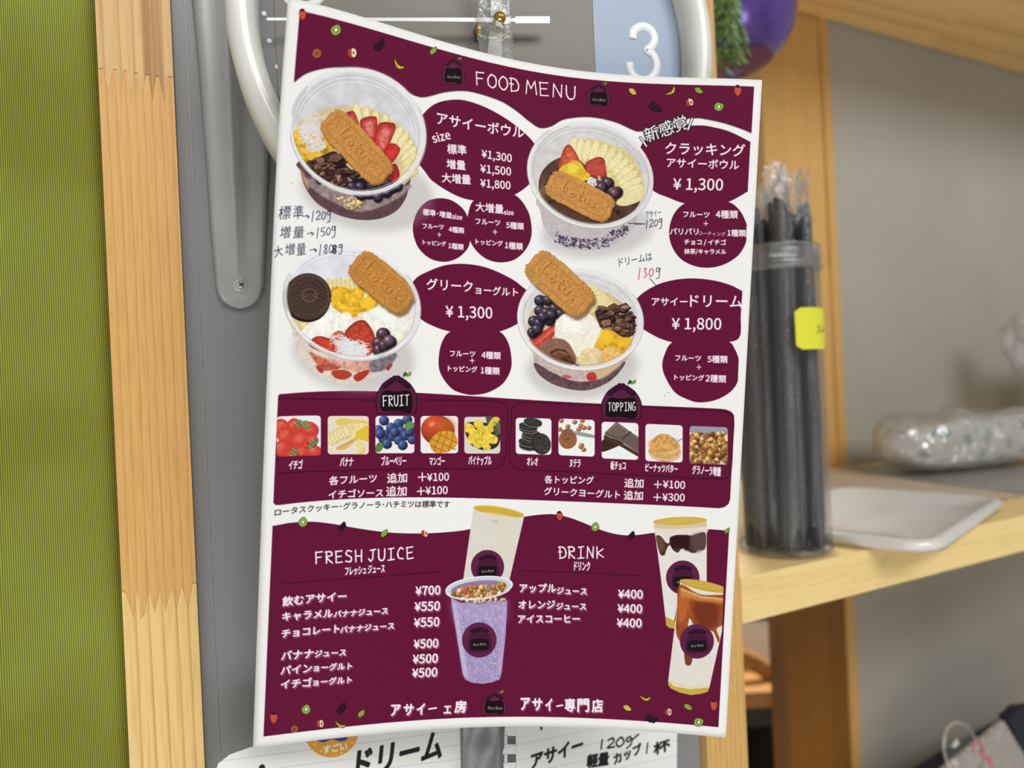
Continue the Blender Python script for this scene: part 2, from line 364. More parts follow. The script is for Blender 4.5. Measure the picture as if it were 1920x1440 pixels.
# ---------------- food pictures
rs = random.Random(3)
def bowl_shadow(cx, cy, rx, ry, rot=0): P.ell(cx, cy, rx, ry, rot, (150, 142, 142), .4, blur=30)
def inside(x, y, cx, cy, rx, ry, rot=0):
    r = math.radians(-rot); a = x - cx; b = y - cy
    return ((a * math.cos(r) - b * math.sin(r)) / rx) ** 2 + ((a * math.sin(r) + b * math.cos(r)) / ry) ** 2 < 1
def lbis(cx, cy, L, Wd, rot, col=(190, 128, 58), word='Lotus', wscale=1.0):
    """biscuit with crimped rim and embossed word; L, Wd in view units"""
    r = math.radians(rot); ca, sa = math.cos(r), math.sin(r)
    tr = lambda p: [(cx + a * ca - b * sa, cy + a * sa + b * ca) for a, b in p]
    def outline(g, wob):
        pts = []; hx, hy = L / 2 * g, Wd / 2 * g; n = 120
        for k in range(n):
            t = 2 * math.pi * k / n; c_, s_ = math.cos(t), math.sin(t)
            x = math.copysign(abs(c_) ** .42, c_) * hx; y = math.copysign(abs(s_) ** .42, s_) * hy
            m = 1 + wob * math.sin(t * 26) + wob * .4 * math.sin(t * 11)
            pts.append((x * m, y * m))
        return tr(pts)
    P.poly([(x + Wd * .05, y + Wd * .09) for x, y in outline(1.0, .02)], (70, 40, 20), .6, blur=6)
    P.poly(outline(1.0, .022), tuple(int(v * .82) for v in col), noise=3, gain=.12)
    P.poly([(x - Wd * .012, y - Wd * .02) for x, y in outline(.965, .022)], col, noise=3, gain=.12)
    n = 38
    for k in range(n):                                            # crimps
        t = 2 * math.pi * (k + .5) / n; c_, s_ = math.cos(t), math.sin(t)
        x = math.copysign(abs(c_) ** .42, c_); y = math.copysign(abs(s_) ** .42, s_)
        q = tr([(x * (L / 2 - Wd * .17), y * Wd * .34), (x * (L / 2 - Wd * .04), y * Wd * .465)])
        P.line(q, 2.6, (140, 88, 38), .75, blur=2)
        P.line([(a - Wd * .02, b - Wd * .02) for a, b in q], 2.0, (226, 176, 112), .5, blur=3)
    i_ = []
    hx, hy = L / 2 - Wd * .2, Wd * .32
    for k in range(60):
        t = 2 * math.pi * k / 60; c_, s_ = math.cos(t), math.sin(t)
        i_.append((math.copysign(abs(c_) ** .35, c_) * hx, math.copysign(abs(s_) ** .35, s_) * hy))
    P.poly(tr(i_), tuple(int(v * .97) for v in col), noise=3, gain=.15)
    P.line(tr(i_), 3, (146, 92, 40), .7, closed=True, blur=2)
    P.line([(x + Wd * .015, y + Wd * .02) for x, y in tr(i_)], 2, (216, 160, 92), .5, closed=True, blur=2)
    # embossed word, drawn as strokes
    S_ = {'L': [[(0, -1.3), (-.1, 0), (0, .3), (.6, .2)]], 'o': [[(.5, -.1), (.15, .15), (.25, .5), (.6, .5), (.8, .15), (.5, -.1)]], 't': [[(.45, -.8), (.4, .5), (.7, .45)], [(.1, -.25), (.85, -.3)]], 'u': [[(.1, -.2), (.1, .35), (.4, .5), (.7, .3), (.75, -.2), (.75, .5)]], 's': [[(.7, -.2), (.3, -.25), (.25, .05), (.6, .2), (.6, .45), (.15, .5)]]}
    u = Wd * .185 * wscale; x0 = -2.15 * u * 1.25
    for i, ch in enumerate(word):
        for st in S_[ch]:
            q = tr([((x0 + i * 1.1 * u + a * u * 1.05), b * u) for a, b in st])
            P.line([(a + Wd * .02, b + Wd * .025) for a, b in q], 5, (138, 84, 34), .85, blur=2)
            P.line(q, 3.6, (222, 162, 92), .85, blur=2)
def sticks(pts, n, L, col, sp=1.0, wd=2.6):
    xs = [p[0] for p in pts]; ys = [p[1] for p in pts]
    for k in range(n):
        x, y = rs.uniform(min(xs), max(xs)), rs.uniform(min(ys), max(ys))
        cxm, cym = sum(xs) / len(xs), sum(ys) / len(ys)
        if not inside(x, y, cxm, cym, (max(xs) - min(xs)) / 2, (max(ys) - min(ys)) / 2): continue
        t = rs.uniform(0, math.pi); q = [(x, y), (x + L * math.cos(t), y + L * math.sin(t) * .7)]
        P.line([(a + 3, b + 4) for a, b in q], wd, (150, 140, 136), .35); P.line(q, wd, tuple(int(v * rs.uniform(.9, 1.0)) for v in col))
def shards(cx, cy, rx, ry, n, cols, s, rot=0, ang=0):
    for k in range(n):
        t = rs.uniform(0, 6.28); q = math.sqrt(rs.random()); a_, b_ = q * rx * math.cos(t), q * ry * math.sin(t); r = math.radians(rot)
        x, y = cx + a_ * math.cos(r) - b_ * math.sin(r), cy + a_ * math.sin(r) + b_ * math.cos(r)
        m = rs.randint(4, 5); th = rs.uniform(0, 6.28); w_ = s * rs.uniform(.6, 1.2); e = rs.uniform(.35, .8)
        c = cols[rs.randrange(len(cols))]; f = rs.uniform(.7, 1.15); c = tuple(min(255, int(v * f)) for v in c)
        pts = [(x + w_ * math.cos(th + 6.28 * j / m) , y + w_ * e * math.sin(th + 6.28 * j / m)) for j in range(m)]
        P.poly([(a + s * .22, b + s * .3) for a, b in pts], (26, 16, 18), .85); P.poly(pts, c, noise=3, gain=.15); P.poly([pts[0], pts[1], ((pts[1][0] + pts[2][0]) / 2, (pts[1][1] + pts[2][1]) / 2)], tuple(min(255, int(v * 1.3)) for v in c), .8)
        P.line(pts[:2], 1.4, tuple(min(255, int(v * 1.5)) for v in c), .6)
def nuggets(cx, cy, rx, ry, n, cols, s, rot=0, box=False):
    for k in range(n):
        if box: a_, b_ = rs.uniform(-rx, rx), rs.uniform(-ry, ry)
        else: t = rs.uniform(0, 6.28); q = math.sqrt(rs.random()); a_, b_ = q * rx * math.cos(t), q * ry * math.sin(t)
        r = math.radians(rot); x, y = cx + a_ * math.cos(r) - b_ * math.sin(r), cy + a_ * math.sin(r) + b_ * math.cos(r)
        c = cols[rs.randrange(len(cols))]; w_ = s * rs.uniform(.6, 1.3)
        P.ell(x + w_ * .2, y + w_ * .3, w_, w_ * .75, rs.uniform(0, 180), (96, 58, 30), .5); P.ball(x, y, w_, w_ * rs.uniform(.6, .9), rs.uniform(0, 180), c, lite=1.25, dark=.65, gl=.15)
def bananas(path, w_, h_, rots, col=(226, 212, 152)):
    for (x, y), r in zip(path, rots):
        P.ell(x + 4, y + 6, w_, h_, r, (168, 146, 90), .8, blur=3); P.ell(x, y, w_, h_, r, col, noise=7, gain=.08)
        P.ell(x, y, w_ * .7, h_ * .82, r, (236, 226, 178), .7, blur=4, noise=3, gain=.1)
        P.ring(x, y, w_ * .96, h_ * .97, r, 2, (204, 186, 120), .6)
def strawb(pts, pale=.5, col=(186, 58, 52)):
    P.blob(pts, tuple(int(v * .78) for v in col)); c = np.mean(np.array(pts), 0)
    q = [((p[0] - c[0]) * .86 + c[0], (p[1] - c[1]) * .86 + c[1]) for p in pts]; P.blob(q, col, noise=7, gain=.2, blur=2)
    q = [((p[0] - c[0]) * .5 + c[0], (p[1] - c[1]) * .6 + c[1]) for p in pts]; P.blob(q, (222, 140, 128), pale, blur=8, noise=3, gain=.3)
def seeds(x0, y0, x1, y1, n):
    for k in range(n): P.ell(rs.uniform(x0, x1), rs.uniform(y0, y1), 3.2, 2.2, rs.uniform(0, 180), (120, 30, 30), .55)
def berries(lst, r, col=(52, 40, 56)):
    for x, y in lst:
        P.ell(x + r * .1, y + r * .15, r, r, 0, (20, 14, 24), .7, blur=4); P.ball(x, y, r, r * .95, 0, col, lite=1.9, dark=.35, gl=.6)
        P.ring(x + r * .15, y - r * .05, r * .3, r * .26, 0, 2, (96, 84, 104), .6)
CHO = [(96, 66, 52), (122, 88, 70), (70, 46, 40), (140, 104, 84)]
GRA = [(214, 168, 96), (196, 146, 78), (228, 190, 124), (150, 96, 52), (172, 120, 66)]

_m = P.cover([np.r_[straight((561, 20), (493, 1381)), px2tex([(1440, 1390), (1450, 10)])]])
P.clip = np.zeros((TH, TW), np.float32); P.clip[_m[2]:_m[3], _m[0]:_m[1]] = _m[4]
# ===== bowl one (top left)
P.V(500, 100, 6.0)
bowl_shadow(1130, 1560, 760, 440, 10)
side = [(380, 1200), (385, 1330), (430, 1500), (560, 1680), (760, 1800), (1000, 1868), (1250, 1865), (1450, 1780), (1560, 1640), (1600, 1500), (1620, 1400), (1600, 1200), (1000, 900)]
P.poly(P.spl(side), (92, 66, 70), noise=7, gain=.12)
P.blob([(440, 1400), (560, 1560), (760, 1680), (1020, 1780), (1250, 1740), (1460, 1640), (1570, 1560), (1600, 1480), (1100, 1560)], (150, 132, 132), .95, blur=5, noise=7, gain=.2)
P.blob([(380, 1310), (430, 1380), (480, 1520), (440, 1490)], (196, 160, 118), .9, blur=6)
nuggets(970, 1690, 110, 60, 60, [(214, 192, 160), (198, 176, 146)], 22)
P.ell(1025, 870, 782, 700, 24, (222, 220, 221))
P.ell(1025, 870, 782, 700, 24, (232, 231, 230), .6, blur=10)
P.ell(1010, 870, 725, 645, 24, (208, 207, 211), noise=18, gain=.07)
for k in range(5): P.ring(1010, 880 + k * 10, 720 - 16 * k, 640 - 12 * k, 24, 3, (186, 186, 192) if k % 2 else (228, 228, 230), .6, math.radians(175), math.radians(330))
P.blob([(330, 830), (480, 690), (700, 610), (940, 590), (1200, 640), (1420, 760), (1600, 920), (1690, 1120), (1680, 1300), (1560, 1470), (1350, 1590), (1100, 1620), (850, 1570), (620, 1480), (450, 1330), (340, 1120)], (214, 196, 150), noise=18, gain=.1)
bananas([(1020, 680), (1120, 710), (1220, 750), (1320, 800), (1400, 860), (1470, 920), (1530, 980), (1570, 1060), (1600, 1130), (1620, 1200), (1620, 1280), (1600, 1360)], 46, 120, [-10, 0, 5, 12, 20, 28, 34, 40, 46, 50, 56, 62])
P.blob([(310, 880), (420, 850), (560, 900), (700, 960), (760, 1080), (700, 1200), (560, 1260), (440, 1260), (350, 1140), (305, 1000)], (206, 160, 44), noise=7, gain=.35, shade=None)
P.blob([(330, 890), (370, 900), (400, 980), (340, 1000)], (232, 196, 60), .9, blur=4); P.blob([(420, 1070), (540, 1060), (600, 1120), (500, 1180)], (230, 186, 66), .8, blur=8); P.blob([(350, 1060), (420, 1060), (440, 1130), (380, 1130)], (234, 200, 90), .7, blur=6)
sticks([(380, 640), (680, 1100)], 230, 46, (236, 228, 222)); sticks([(380, 780), (600, 1000)], 160, 40, (242, 238, 236)); sticks([(480, 960), (660, 1090)], 60, 50, (238, 232, 222))
strawb([(850, 700), (940, 650), (1000, 680), (1060, 880), (1060, 960), (960, 850), (880, 770)], .6)
strawb([(1200, 1010), (1250, 1180), (1330, 1120), (1440, 880), (1445, 800), (1400, 778), (1260, 795)], .7)
strawb([(1050, 760), (1120, 715), (1220, 710), (1245, 760), (1240, 900), (1200, 1010), (1120, 960), (1070, 860)], .8)
strawb([(1380, 1020), (1450, 1020), (1500, 1070), (1480, 1140), (1400, 1240), (1330, 1200), (1330, 1100)], .1, (196, 48, 44))
strawb([(1340, 1340), (1440, 1240), (1490, 1320), (1490, 1400), (1440, 1450), (1350, 1430)], .05, (176, 34, 36))
P.blob([(440, 1240), (560, 1180), (760, 1100), (830, 1180), (900, 1260), (1000, 1380), (960, 1540), (800, 1540), (640, 1450), (480, 1350)], (58, 36, 32))
shards(640, 1330, 200, 110, 44, CHO, 62, 30); shards(820, 1430, 170, 90, 32, CHO, 54, 30); shards(770, 1180, 50, 60, 6, CHO, 84); shards(930, 1320, 90, 50, 10, CHO, 60); seeds(900, 1000, 1440, 1100, 0)
P.blob([(940, 1460), (1060, 1400), (1250, 1420), (1460, 1460), (1540, 1490), (1400, 1600), (1200, 1640), (1000, 1620)], (30, 22, 34))
berries([(960, 1500), (1050, 1500), (1060, 1600), (1150, 1580), (1180, 1490), (1270, 1460), (1360, 1470), (1250, 1620), (1350, 1570), (1470, 1500)], 58)
berries([(1350, 1560)], 40, (80, 66, 84))
lbis(1015, 1060, 960, 372, 47, (200, 140, 72), wscale=1.25)
nuggets(1010, 1690, 60, 20, 8, [(224, 196, 120)], 24); nuggets(850, 1640, 40, 20, 6, [(224, 196, 140)], 22)
P.ring(1015, 880, 760, 680, 24, 13, (222, 221, 219), .95, math.radians(-60), math.radians(196)); P.ring(1005, 874, 728, 652, 24, 3, (178, 174, 172), .8, math.radians(-60), math.radians(196)); P.ring(1030, 890, 778, 704, 24, 3, (170, 166, 168), .7, math.radians(-50), math.radians(200))
P.ring(1010, 880, 744, 664, 24, 3, (246, 245, 244), .9, math.radians(20), math.radians(170))

# ===== bowl two (top right)
P.V(960, 200, 6.0)
bowl_shadow(960, 1400, 640, 300, -6)
P.blob([(310, 1000), (320, 1180), (375, 1380), (560, 1570), (800, 1610), (1060, 1590), (1280, 1480), (1385, 1330), (1420, 1180), (1400, 1000), (900, 700)], (190, 181, 182), noise=7, gain=.06)
for k in range(230):
    t = rs.uniform(.15, .9); x = 330 + t * 1080 + rs.uniform(-20, 20); y = 1380 + 190 * math.sin(math.pi * t) ** .7 + rs.uniform(-80, 30) - (60 if t > .7 else 0)
    P.ell(x, y, rs.uniform(5, 20), rs.uniform(5, 14), rs.uniform(0, 180), (62, 48, 76), rs.uniform(.4, .9))
P.ell(880, 765, 722, 590, 18, (226, 224, 224))
P.ell(885, 755, 660, 540, 18, (206, 203, 202), noise=18, gain=.06)
for k in range(4): P.ring(885, 760 + 12 * k, 655 - 14 * k, 530 - 10 * k, 18, 3, (190, 188, 192) if k % 2 else (226, 225, 226), .6, math.radians(180), math.radians(335))
P.blob([(300, 860), (360, 700), (520, 580), (760, 560), (1060, 640), (1300, 760), (1440, 900), (1450, 1040), (1360, 1180), (1160, 1290), (960, 1340), (720, 1310), (500, 1200), (340, 1040)], (84, 58, 46), noise=18, gain=.18)
P.blob([(320, 900), (360, 880), (380, 1000), (340, 1010)], (122, 94, 82), .6, blur=12)
for k in range(12): P.ell(rs.uniform(310, 360), rs.uniform(860, 1040), 14, 9, 60, (140, 112, 98), .5, blur=3)
P.blob([(640, 430), (800, 370), (960, 380), (1200, 450), (1380, 590), (1470, 800), (1490, 960), (1440, 1060), (1220, 1110), (1150, 900), (1060, 780), (800, 640)], (214, 200, 140), noise=7, gain=.08)
n = 13
bananas([(700, 470), (770, 480), (840, 490), (925, 500), (1010, 530), (1090, 570), (1160, 620), (1220, 680), (1270, 740), (1310, 800), (1340, 870), (1350, 940), (1340, 1010)], 52, 135, [-4, 4, 12, 18, 24, 32, 38, 44, 50, 56, 62, 68, 70])
P.blob([(1170, 1090), (1260, 980), (1420, 900), (1460, 880), (1480, 970), (1430, 1050), (1280, 1115)], (228, 216, 160), noise=3, gain=.06)
strawb([(520, 680), (540, 590), (590, 460), (650, 430), (720, 520), (780, 640), (810, 690), (700, 720), (600, 700)], .15, (196, 84, 62))
strawb([(820, 660), (880, 600), (980, 565), (1040, 600), (1055, 700), (1060, 780), (960, 800), (860, 760)], .1, (182, 70, 58))
P.blob([(530, 700), (620, 640), (700, 605), (780, 640), (830, 720), (880, 770), (840, 830), (700, 820), (560, 760)], (222, 186, 50), noise=7, gain=.12); P.ell(690, 690, 70, 50, 20, (236, 212, 80), .8, blur=5); P.ell(780, 740, 60, 44, 20, (206, 160, 50), .6, blur=6)
sticks([(840, 790), (950, 900)], 90, 26, (240, 238, 236)); sticks([(960, 780), (1000, 820)], 14, 20, (230, 190, 190))
berries([(1080, 860), (1010, 910), (1140, 960), (1180, 960)], 66, (60, 46, 56)); berries([(1160, 980)], 60, (84, 50, 58))
shards(1130, 1170, 70, 60, 14, [(70, 52, 56)], 30); shards(460, 1060, 60, 30, 10, [(60, 46, 46)], 22)
lbis(765, 1010, 800, 340, 27, (202, 143, 76), wscale=1.25)
P.ring(880, 765, 690, 565, 18, 13, (216, 214, 212), .95, math.radians(-40), math.radians(215)); P.ring(884, 760, 664, 543, 18, 3, (160, 156, 154), .8, math.radians(-50), math.radians(235)); P.ring(880, 768, 722, 592, 18, 3, (172, 168, 168), .7, math.radians(-30), math.radians(215)); P.ring(880, 764, 705, 578, 18, 3, (244, 243, 241), .8, math.radians(40), math.radians(200))

# ===== bowl three (middle left)
P.V(500, 460, 6.0)
bowl_shadow(980, 1230, 700, 420, 10)
P.blob([(330, 920), (330, 1100), (385, 1290), (560, 1450), (800, 1550), (1050, 1550), (1280, 1440), (1440, 1270), (1525, 1110), (1540, 900), (900, 700)], (214, 204, 190), noise=7, gain=.08)
P.blob([(480, 1200), (640, 1270), (840, 1340), (780, 1400), (620, 1400), (540, 1300)], (190, 84, 62), .9, blur=3, noise=7, gain=.3); P.blob([(620, 1260), (860, 1300), (1170, 1300), (1160, 1440), (900, 1400)], (212, 146, 132), .85, blur=6, noise=7, gain=.2)
P.blob([(1180, 1290), (1420, 1210), (1460, 1260), (1330, 1400), (1170, 1420)], (112, 102, 112), .9, blur=5, noise=7, gain=.3)
P.blob([(730, 1420), (860, 1400), (960, 1450), (880, 1510), (770, 1490)], (176, 62, 44)); P.blob([(1000, 1450), (1140, 1400), (1140, 1450), (1040, 1530), (980, 1500)], (172, 52, 38)); P.blob([(560, 1350), (640, 1400), (620, 1440), (570, 1400)], (168, 60, 48)); P.blob([(1340, 1370), (1420, 1330), (1370, 1410)], (150, 60, 50))
P.ell(955, 640, 790, 620, 17, (232, 231, 232)); P.ell(950, 640, 735, 590, 17, (220, 219, 226), noise=18, gain=.05)
for k in range(4): P.ring(950, 645 + 12 * k, 735 - 14 * k, 585 - 10 * k, 17, 3, (200, 200, 208) if k % 2 else (236, 236, 240), .6, math.radians(180), math.radians(335))
P.blob([(230, 800), (420, 760), (650, 500), (720, 380), (960, 370), (1100, 460), (1400, 640), (1600, 700), (1640, 860), (1520, 1080), (1330, 1200), (1000, 1270), (700, 1210), (430, 1060), (270, 900)], (228, 222, 200), noise=7, gain=.08)
for k in range(16): P.line([(690 + 24 * k, 380 + 10 * (k % 3)), (700 + 25 * k, 520)], 9, (232, 218, 160) if k % 2 else (214, 190, 120), .8, blur=3)
P.blob([(300, 820), (420, 840), (500, 880), (430, 960), (370, 1020), (300, 960), (270, 880)], (222, 204, 146), noise=7, gain=.15)
P.blob([(720, 500), (820, 460), (960, 490), (1080, 450), (1100, 560), (1050, 640), (1160, 560), (1260, 620), (1200, 720), (1040, 760), (1010, 810), (880, 780), (740, 690)], (216, 168, 44), noise=7, gain=.25)
for x, y, r in [(800, 560, 70), (940, 600, 80), (900, 720, 70), (1040, 520, 56), (1150, 630, 80), (780, 660, 50)]: P.ell(x, y, r, r * .7, 20, (236, 190, 52), .8, blur=6, noise=7, gain=.1)
P.blob([(1050, 650), (1180, 570), (1250, 620), (1170, 690), (1080, 700)], (240, 192, 50), blur=2)
P.blob([(380, 990), (500, 860), (660, 740), (760, 710), (850, 780), (960, 820), (960, 900), (860, 960), (720, 1040), (560, 1060), (450, 1080)], (238, 236, 226), noise=7, gain=.07, blur=2)
P.blob([(1080, 800), (1200, 710), (1320, 690), (1500, 780), (1600, 840), (1560, 960), (1440, 1060), (1260, 1000), (1140, 900)], (236, 235, 224), noise=7, gain=.06, blur=3)
P.ell(900, 790, 60, 40, 20, (246, 246, 240), .8, blur=4); P.ell(620, 900, 90, 60, -30, (246, 246, 240), .7, blur=8); P.ell(1350, 800, 120, 70, 20, (246, 246, 238), .7, blur=10)
strawb([(700, 1040), (800, 960), (880, 1000), (860, 1080), (760, 1100), (690, 1070)], .2, (206, 110, 88))
strawb([(880, 980), (980, 870), (1080, 840), (1140, 880), (1210, 1000), (1220, 1130), (1200, 1200), (1100, 1240), (1000, 1160), (920, 1060)], .05, (186, 66, 48))
P.line([(1050, 880), (1040, 1000)], 5, (140, 40, 34), .6, blur=3)
strawb([(470, 1100), (560, 1025), (680, 1040), (780, 1120), (860, 1230), (760, 1250), (620, 1200), (520, 1160)], .05, (190, 64, 44))
berries([(1310, 1000), (1260, 1100), (1270, 1180), (1380, 1090), (1330, 1130)], 78, (64, 46, 54)); berries([(1380, 1080)], 74, (84, 64, 74))
sticks([(800, 1040), (1120, 1270)], 330, 56, (240, 238, 240)); sticks([(880, 1080), (1100, 1280)], 200, 56, (246, 244, 246)); sticks([(740, 1000), (900, 1120)], 40, 60, (238, 236, 236))
lbis(1300, 420, 800, 390, 40, (194, 134, 62), wscale=1.25)
# dark sandwich biscuit
P.ell(450, 600, 270, 262, 45, (30, 20, 18)); P.ell(465, 575, 262, 262, 40, (58, 42, 36), noise=3, gain=.2)
for k in range(84):
    t = 6.283 * k / 84; q = [(465 + 262 * r_ * math.cos(t), 575 + 262 * r_ * math.sin(t)) for r_ in (.86, .985)]; P.line(q, 2.4, (104, 80, 70), .8 if 0 < t < 3.6 else .35)
P.ell(475, 560, 222, 222, 0, (64, 48, 40)); P.ring(475, 560, 222, 222, 0, 3, (96, 76, 64), .8)
for r_ in (60, 100, 150, 195):
    for k in range(int(r_ / 7)):
        t = 6.283 * k / int(r_ / 7) + r_; x, y = 475 + r_ * math.cos(t), 560 + r_ * math.sin(t)
        P.line([(x - 14 * math.sin(t * 2), y - 14), (x + 10 * math.cos(t), y + 2), (x + 14, y + 14 * math.sin(t))], 4, (108, 84, 70), .75, blur=2); P.line([(x - 10, y - 6), (x + 10, y + 10)], 3, (36, 24, 22), .6, blur=2)
P.ring(480, 560, 80, 72, 0, 4, (104, 82, 68), .9); P.text('OREO', (415, 590), (545, 590), (112, 88, 72), bold=0, h=50)
P.ring(955, 650, 765, 612, 17, 13, (222, 220, 220), .85, math.radians(-50), math.radians(190)); P.ring(950, 646, 738, 590, 17, 3, (176, 172, 172), .7, math.radians(-60), math.radians(190)); P.ring(960, 655, 790, 632, 17, 3, (176, 170, 170), .7, math.radians(-50), math.radians(190)); P.ring(955, 650, 752, 600, 17, 3, (246, 245, 246), .9, math.radians(20), math.radians(150))

# ===== bowl four (middle right)
P.V(960, 470, 5.143)
bowl_shadow(680, 1130, 540, 300, -4)
P.blob([(215, 850), (205, 1010), (250, 1180), (400, 1290), (600, 1345), (760, 1340), (960, 1250), (1080, 1090), (1110, 920), (700, 500)], (196, 176, 168), noise=7, gain=.1)
P.blob([(220, 1080), (400, 1180), (620, 1260), (860, 1230), (1080, 1070), (1060, 1140), (940, 1260), (760, 1340), (580, 1340), (380, 1280), (250, 1180)], (96, 70, 76), noise=7, gain=.25)
for k in range(60): P.ell(rs.uniform(280, 1000), rs.uniform(1210, 1320), 6, 4, 0, (170, 150, 150), .4)
P.ell(770, 1215, 52, 44, 0, (186, 56, 48)); P.ell(530, 1215, 46, 16, 10, (180, 70, 60), .8, blur=3); P.blob([(820, 1140), (1060, 1080), (960, 1180), (840, 1240)], (206, 176, 130), .8, blur=6)
P.ell(660, 660, 612, 490, 8, (228, 226, 226)); P.ell(655, 650, 550, 440, 8, (214, 211, 210), noise=18, gain=.06)
for k in range(4): P.ring(655, 655 + 12 * k, 550 - 12 * k, 435 - 10 * k, 8, 3, (196, 194, 198) if k % 2 else (230, 229, 230), .6, math.radians(180), math.radians(350))
P.blob([(150, 800), (200, 560), (420, 460), (700, 360), (900, 400), (1080, 520), (1190, 700), (1150, 900), (980, 1060), (760, 1120), (480, 1090), (260, 980)], (206, 186, 146), noise=7, gain=.1)
bananas([(800, 400), (830, 430), (860, 460), (885, 490), (900, 520), (920, 545), (935, 570)], 120, 50, [30, 28, 26, 24, 20, 16, 12])
P.blob([(740, 420), (800, 480), (800, 590), (720, 590), (700, 500)], (222, 204, 146), noise=7, gain=.1)
P.blob([(800, 590), (880, 560), (980, 520), (1080, 560), (1180, 640), (1180, 780), (1080, 850), (960, 800), (860, 740)], (58, 40, 36))
shards(1000, 680, 170, 110, 60, CHO, 46, 20); shards(900, 600, 90, 40, 12, CHO, 44, 30); shards(1090, 770, 80, 60, 30, CHO, 32); shards(1040, 550, 60, 40, 8, CHO, 50); shards(1140, 620, 40, 60, 8, CHO, 40)
strawb([(160, 860), (300, 780), (400, 715), (435, 740), (380, 850), (260, 970), (200, 920)], .1, (196, 60, 48)); P.line([(230, 900), (330, 820), (400, 760)], 5, (232, 150, 130), .6, blur=3)
berries([(270, 480), (350, 480), (270, 580), (410, 560), (470, 610), (330, 600), (210, 680), (260, 700), (360, 670), (300, 640), (200, 790), (240, 760), (380, 620)], 56, (50, 42, 52))
P.blob([(800, 900), (850, 790), (930, 760), (1000, 790), (1060, 830), (1150, 850), (1140, 930), (1060, 1010), (960, 1000), (860, 960)], (214, 164, 44), noise=7, gain=.2); P.ell(900, 830, 80, 60, 20, (240, 196, 50), .9, blur=6); P.ell(1090, 880, 70, 40, -20, (238, 190, 48), .8, blur=6); P.ell(850, 890, 50, 34, 0, (236, 186, 48), .8, blur=5)
P.blob([(430, 680), (500, 610), (620, 585), (760, 620), (840, 720), (850, 800), (800, 900), (760, 960), (660, 1020), (560, 980), (450, 880), (410, 780)], (236, 230, 214), noise=7, gain=.05, blur=3); P.ell(580, 720, 110, 80, 10, (246, 245, 238), .8, blur=14); P.ell(680, 900, 90, 50, 0, (238, 232, 214), .6, blur=10)
P.line([(560, 680), (640, 660), (680, 700)], 4, (220, 206, 160), .6, blur=3); P.line([(620, 800), (700, 820), (740, 780)], 4, (222, 210, 170), .6, blur=3)
P.blob([(640, 1040), (700, 950), (800, 945), (845, 970), (820, 1080), (740, 1120), (660, 1090)], (226, 206, 156), noise=7, gain=.08); P.blob([(850, 1040), (900, 940), (980, 930), (1030, 1000), (960, 1070), (870, 1100)], (226, 184, 110), noise=7, gain=.12)
P.blob([(260, 960), (300, 880), (420, 845), (520, 870), (590, 960), (620, 1060), (560, 1110), (420, 1080), (320, 1040)], (136, 98, 78), noise=7, gain=.12, blur=2)
P.blob([(370, 980), (460, 950), (560, 1000), (610, 1080), (540, 1100), (420, 1060)], (104, 66, 46), .9, blur=4); P.line([(370, 990), (430, 950), (520, 970), (560, 1040), (500, 1030)], 5, (60, 34, 26), .8, blur=2); P.line([(400, 1000), (460, 970), (540, 1000)], 4, (156, 118, 94), .8, blur=2); P.line([(480, 1040), (560, 1070), (640, 1110)], 6, (50, 28, 24), .9, blur=2)
lbis(460, 320, 720, 340, 42, (200, 142, 74), wscale=1.25)
P.ring(660, 665, 580, 464, 8, 12, (222, 220, 218), .95, math.radians(-50), math.radians(197)); P.ring(658, 660, 553, 441, 8, 3, (164, 160, 158), .7, math.radians(-60), math.radians(195)); P.ring(660, 668, 612, 492, 8, 3, (176, 170, 168), .7, math.radians(-40), math.radians(225)); P.ring(660, 664, 596, 478, 8, 3, (246, 245, 243), .85, math.radians(20), math.radians(190))
P.clip = None; px()
# ===== the ten ingredient photos
def tile(x0, y0, x1, y1, base, sl=0, r=6):
    P.V(0, 0, 1); P.clip = None
    pts = []
    for cx, cy, a in [(x1 - r, y0 + r, -90), (x1 - r, y1 - r, 0), (x0 + r, y1 - r, 90), (x0 + r, y0 + r, 180)]:
        for k in range(5): t = math.radians(a + k * 22.5); pts.append((cx + r * math.cos(t), cy + r * math.sin(t) + sl * ((cx - x0) / (x1 - x0) - .5)))
    c = P.cover([P.M(pts)]); P.put(c, base)
    P.clip = np.zeros((TH, TW), np.float32); P.clip[c[2]:c[3], c[0]:c[1]] = c[4]
    P.V(x0, y0, 100 / (x1 - x0))          # 100 units across
T1 = (232, 231, 228)
tile(519, 780, 601.5, 855, T1, -2)
for x, y, r in [(10, 25, 20), (40, 22, 18), (75, 32, 20), (20, 48, 22), (55, 58, 26), (12, 78, 24), (55, 88, 22), (85, 82, 20), (80, 55, 14), (35, 95, 18)]: 
    t_ = rs.uniform(0, 6.28); ct, st_ = math.cos(t_), math.sin(t_); q_ = [(x + (a * ct - b * st_) * r, y + (a * st_ + b * ct) * r) for a, b in [(-.8, -.5), (-.3, -.9), (.4, -.8), (.9, -.2), (.95, .3), (.5, .6), (0, 1.15), (-.5, .6), (-.95, .2)]]
    P.blob([(a + 2, b + 2) for a, b in q_], (110, 24, 26), .8, blur=3); P.blob(q_, (200, 64, 52)); P.ell(x - r * .2, y - r * .3, r * .5, r * .35, -30, (226, 108, 88), .6, blur=6)
    for k in range(9): P.ell(x + rs.uniform(-.6, .6) * r, y + rs.uniform(-.6, .6) * r, 1.2, .9, 0, (232, 176, 110), .8)
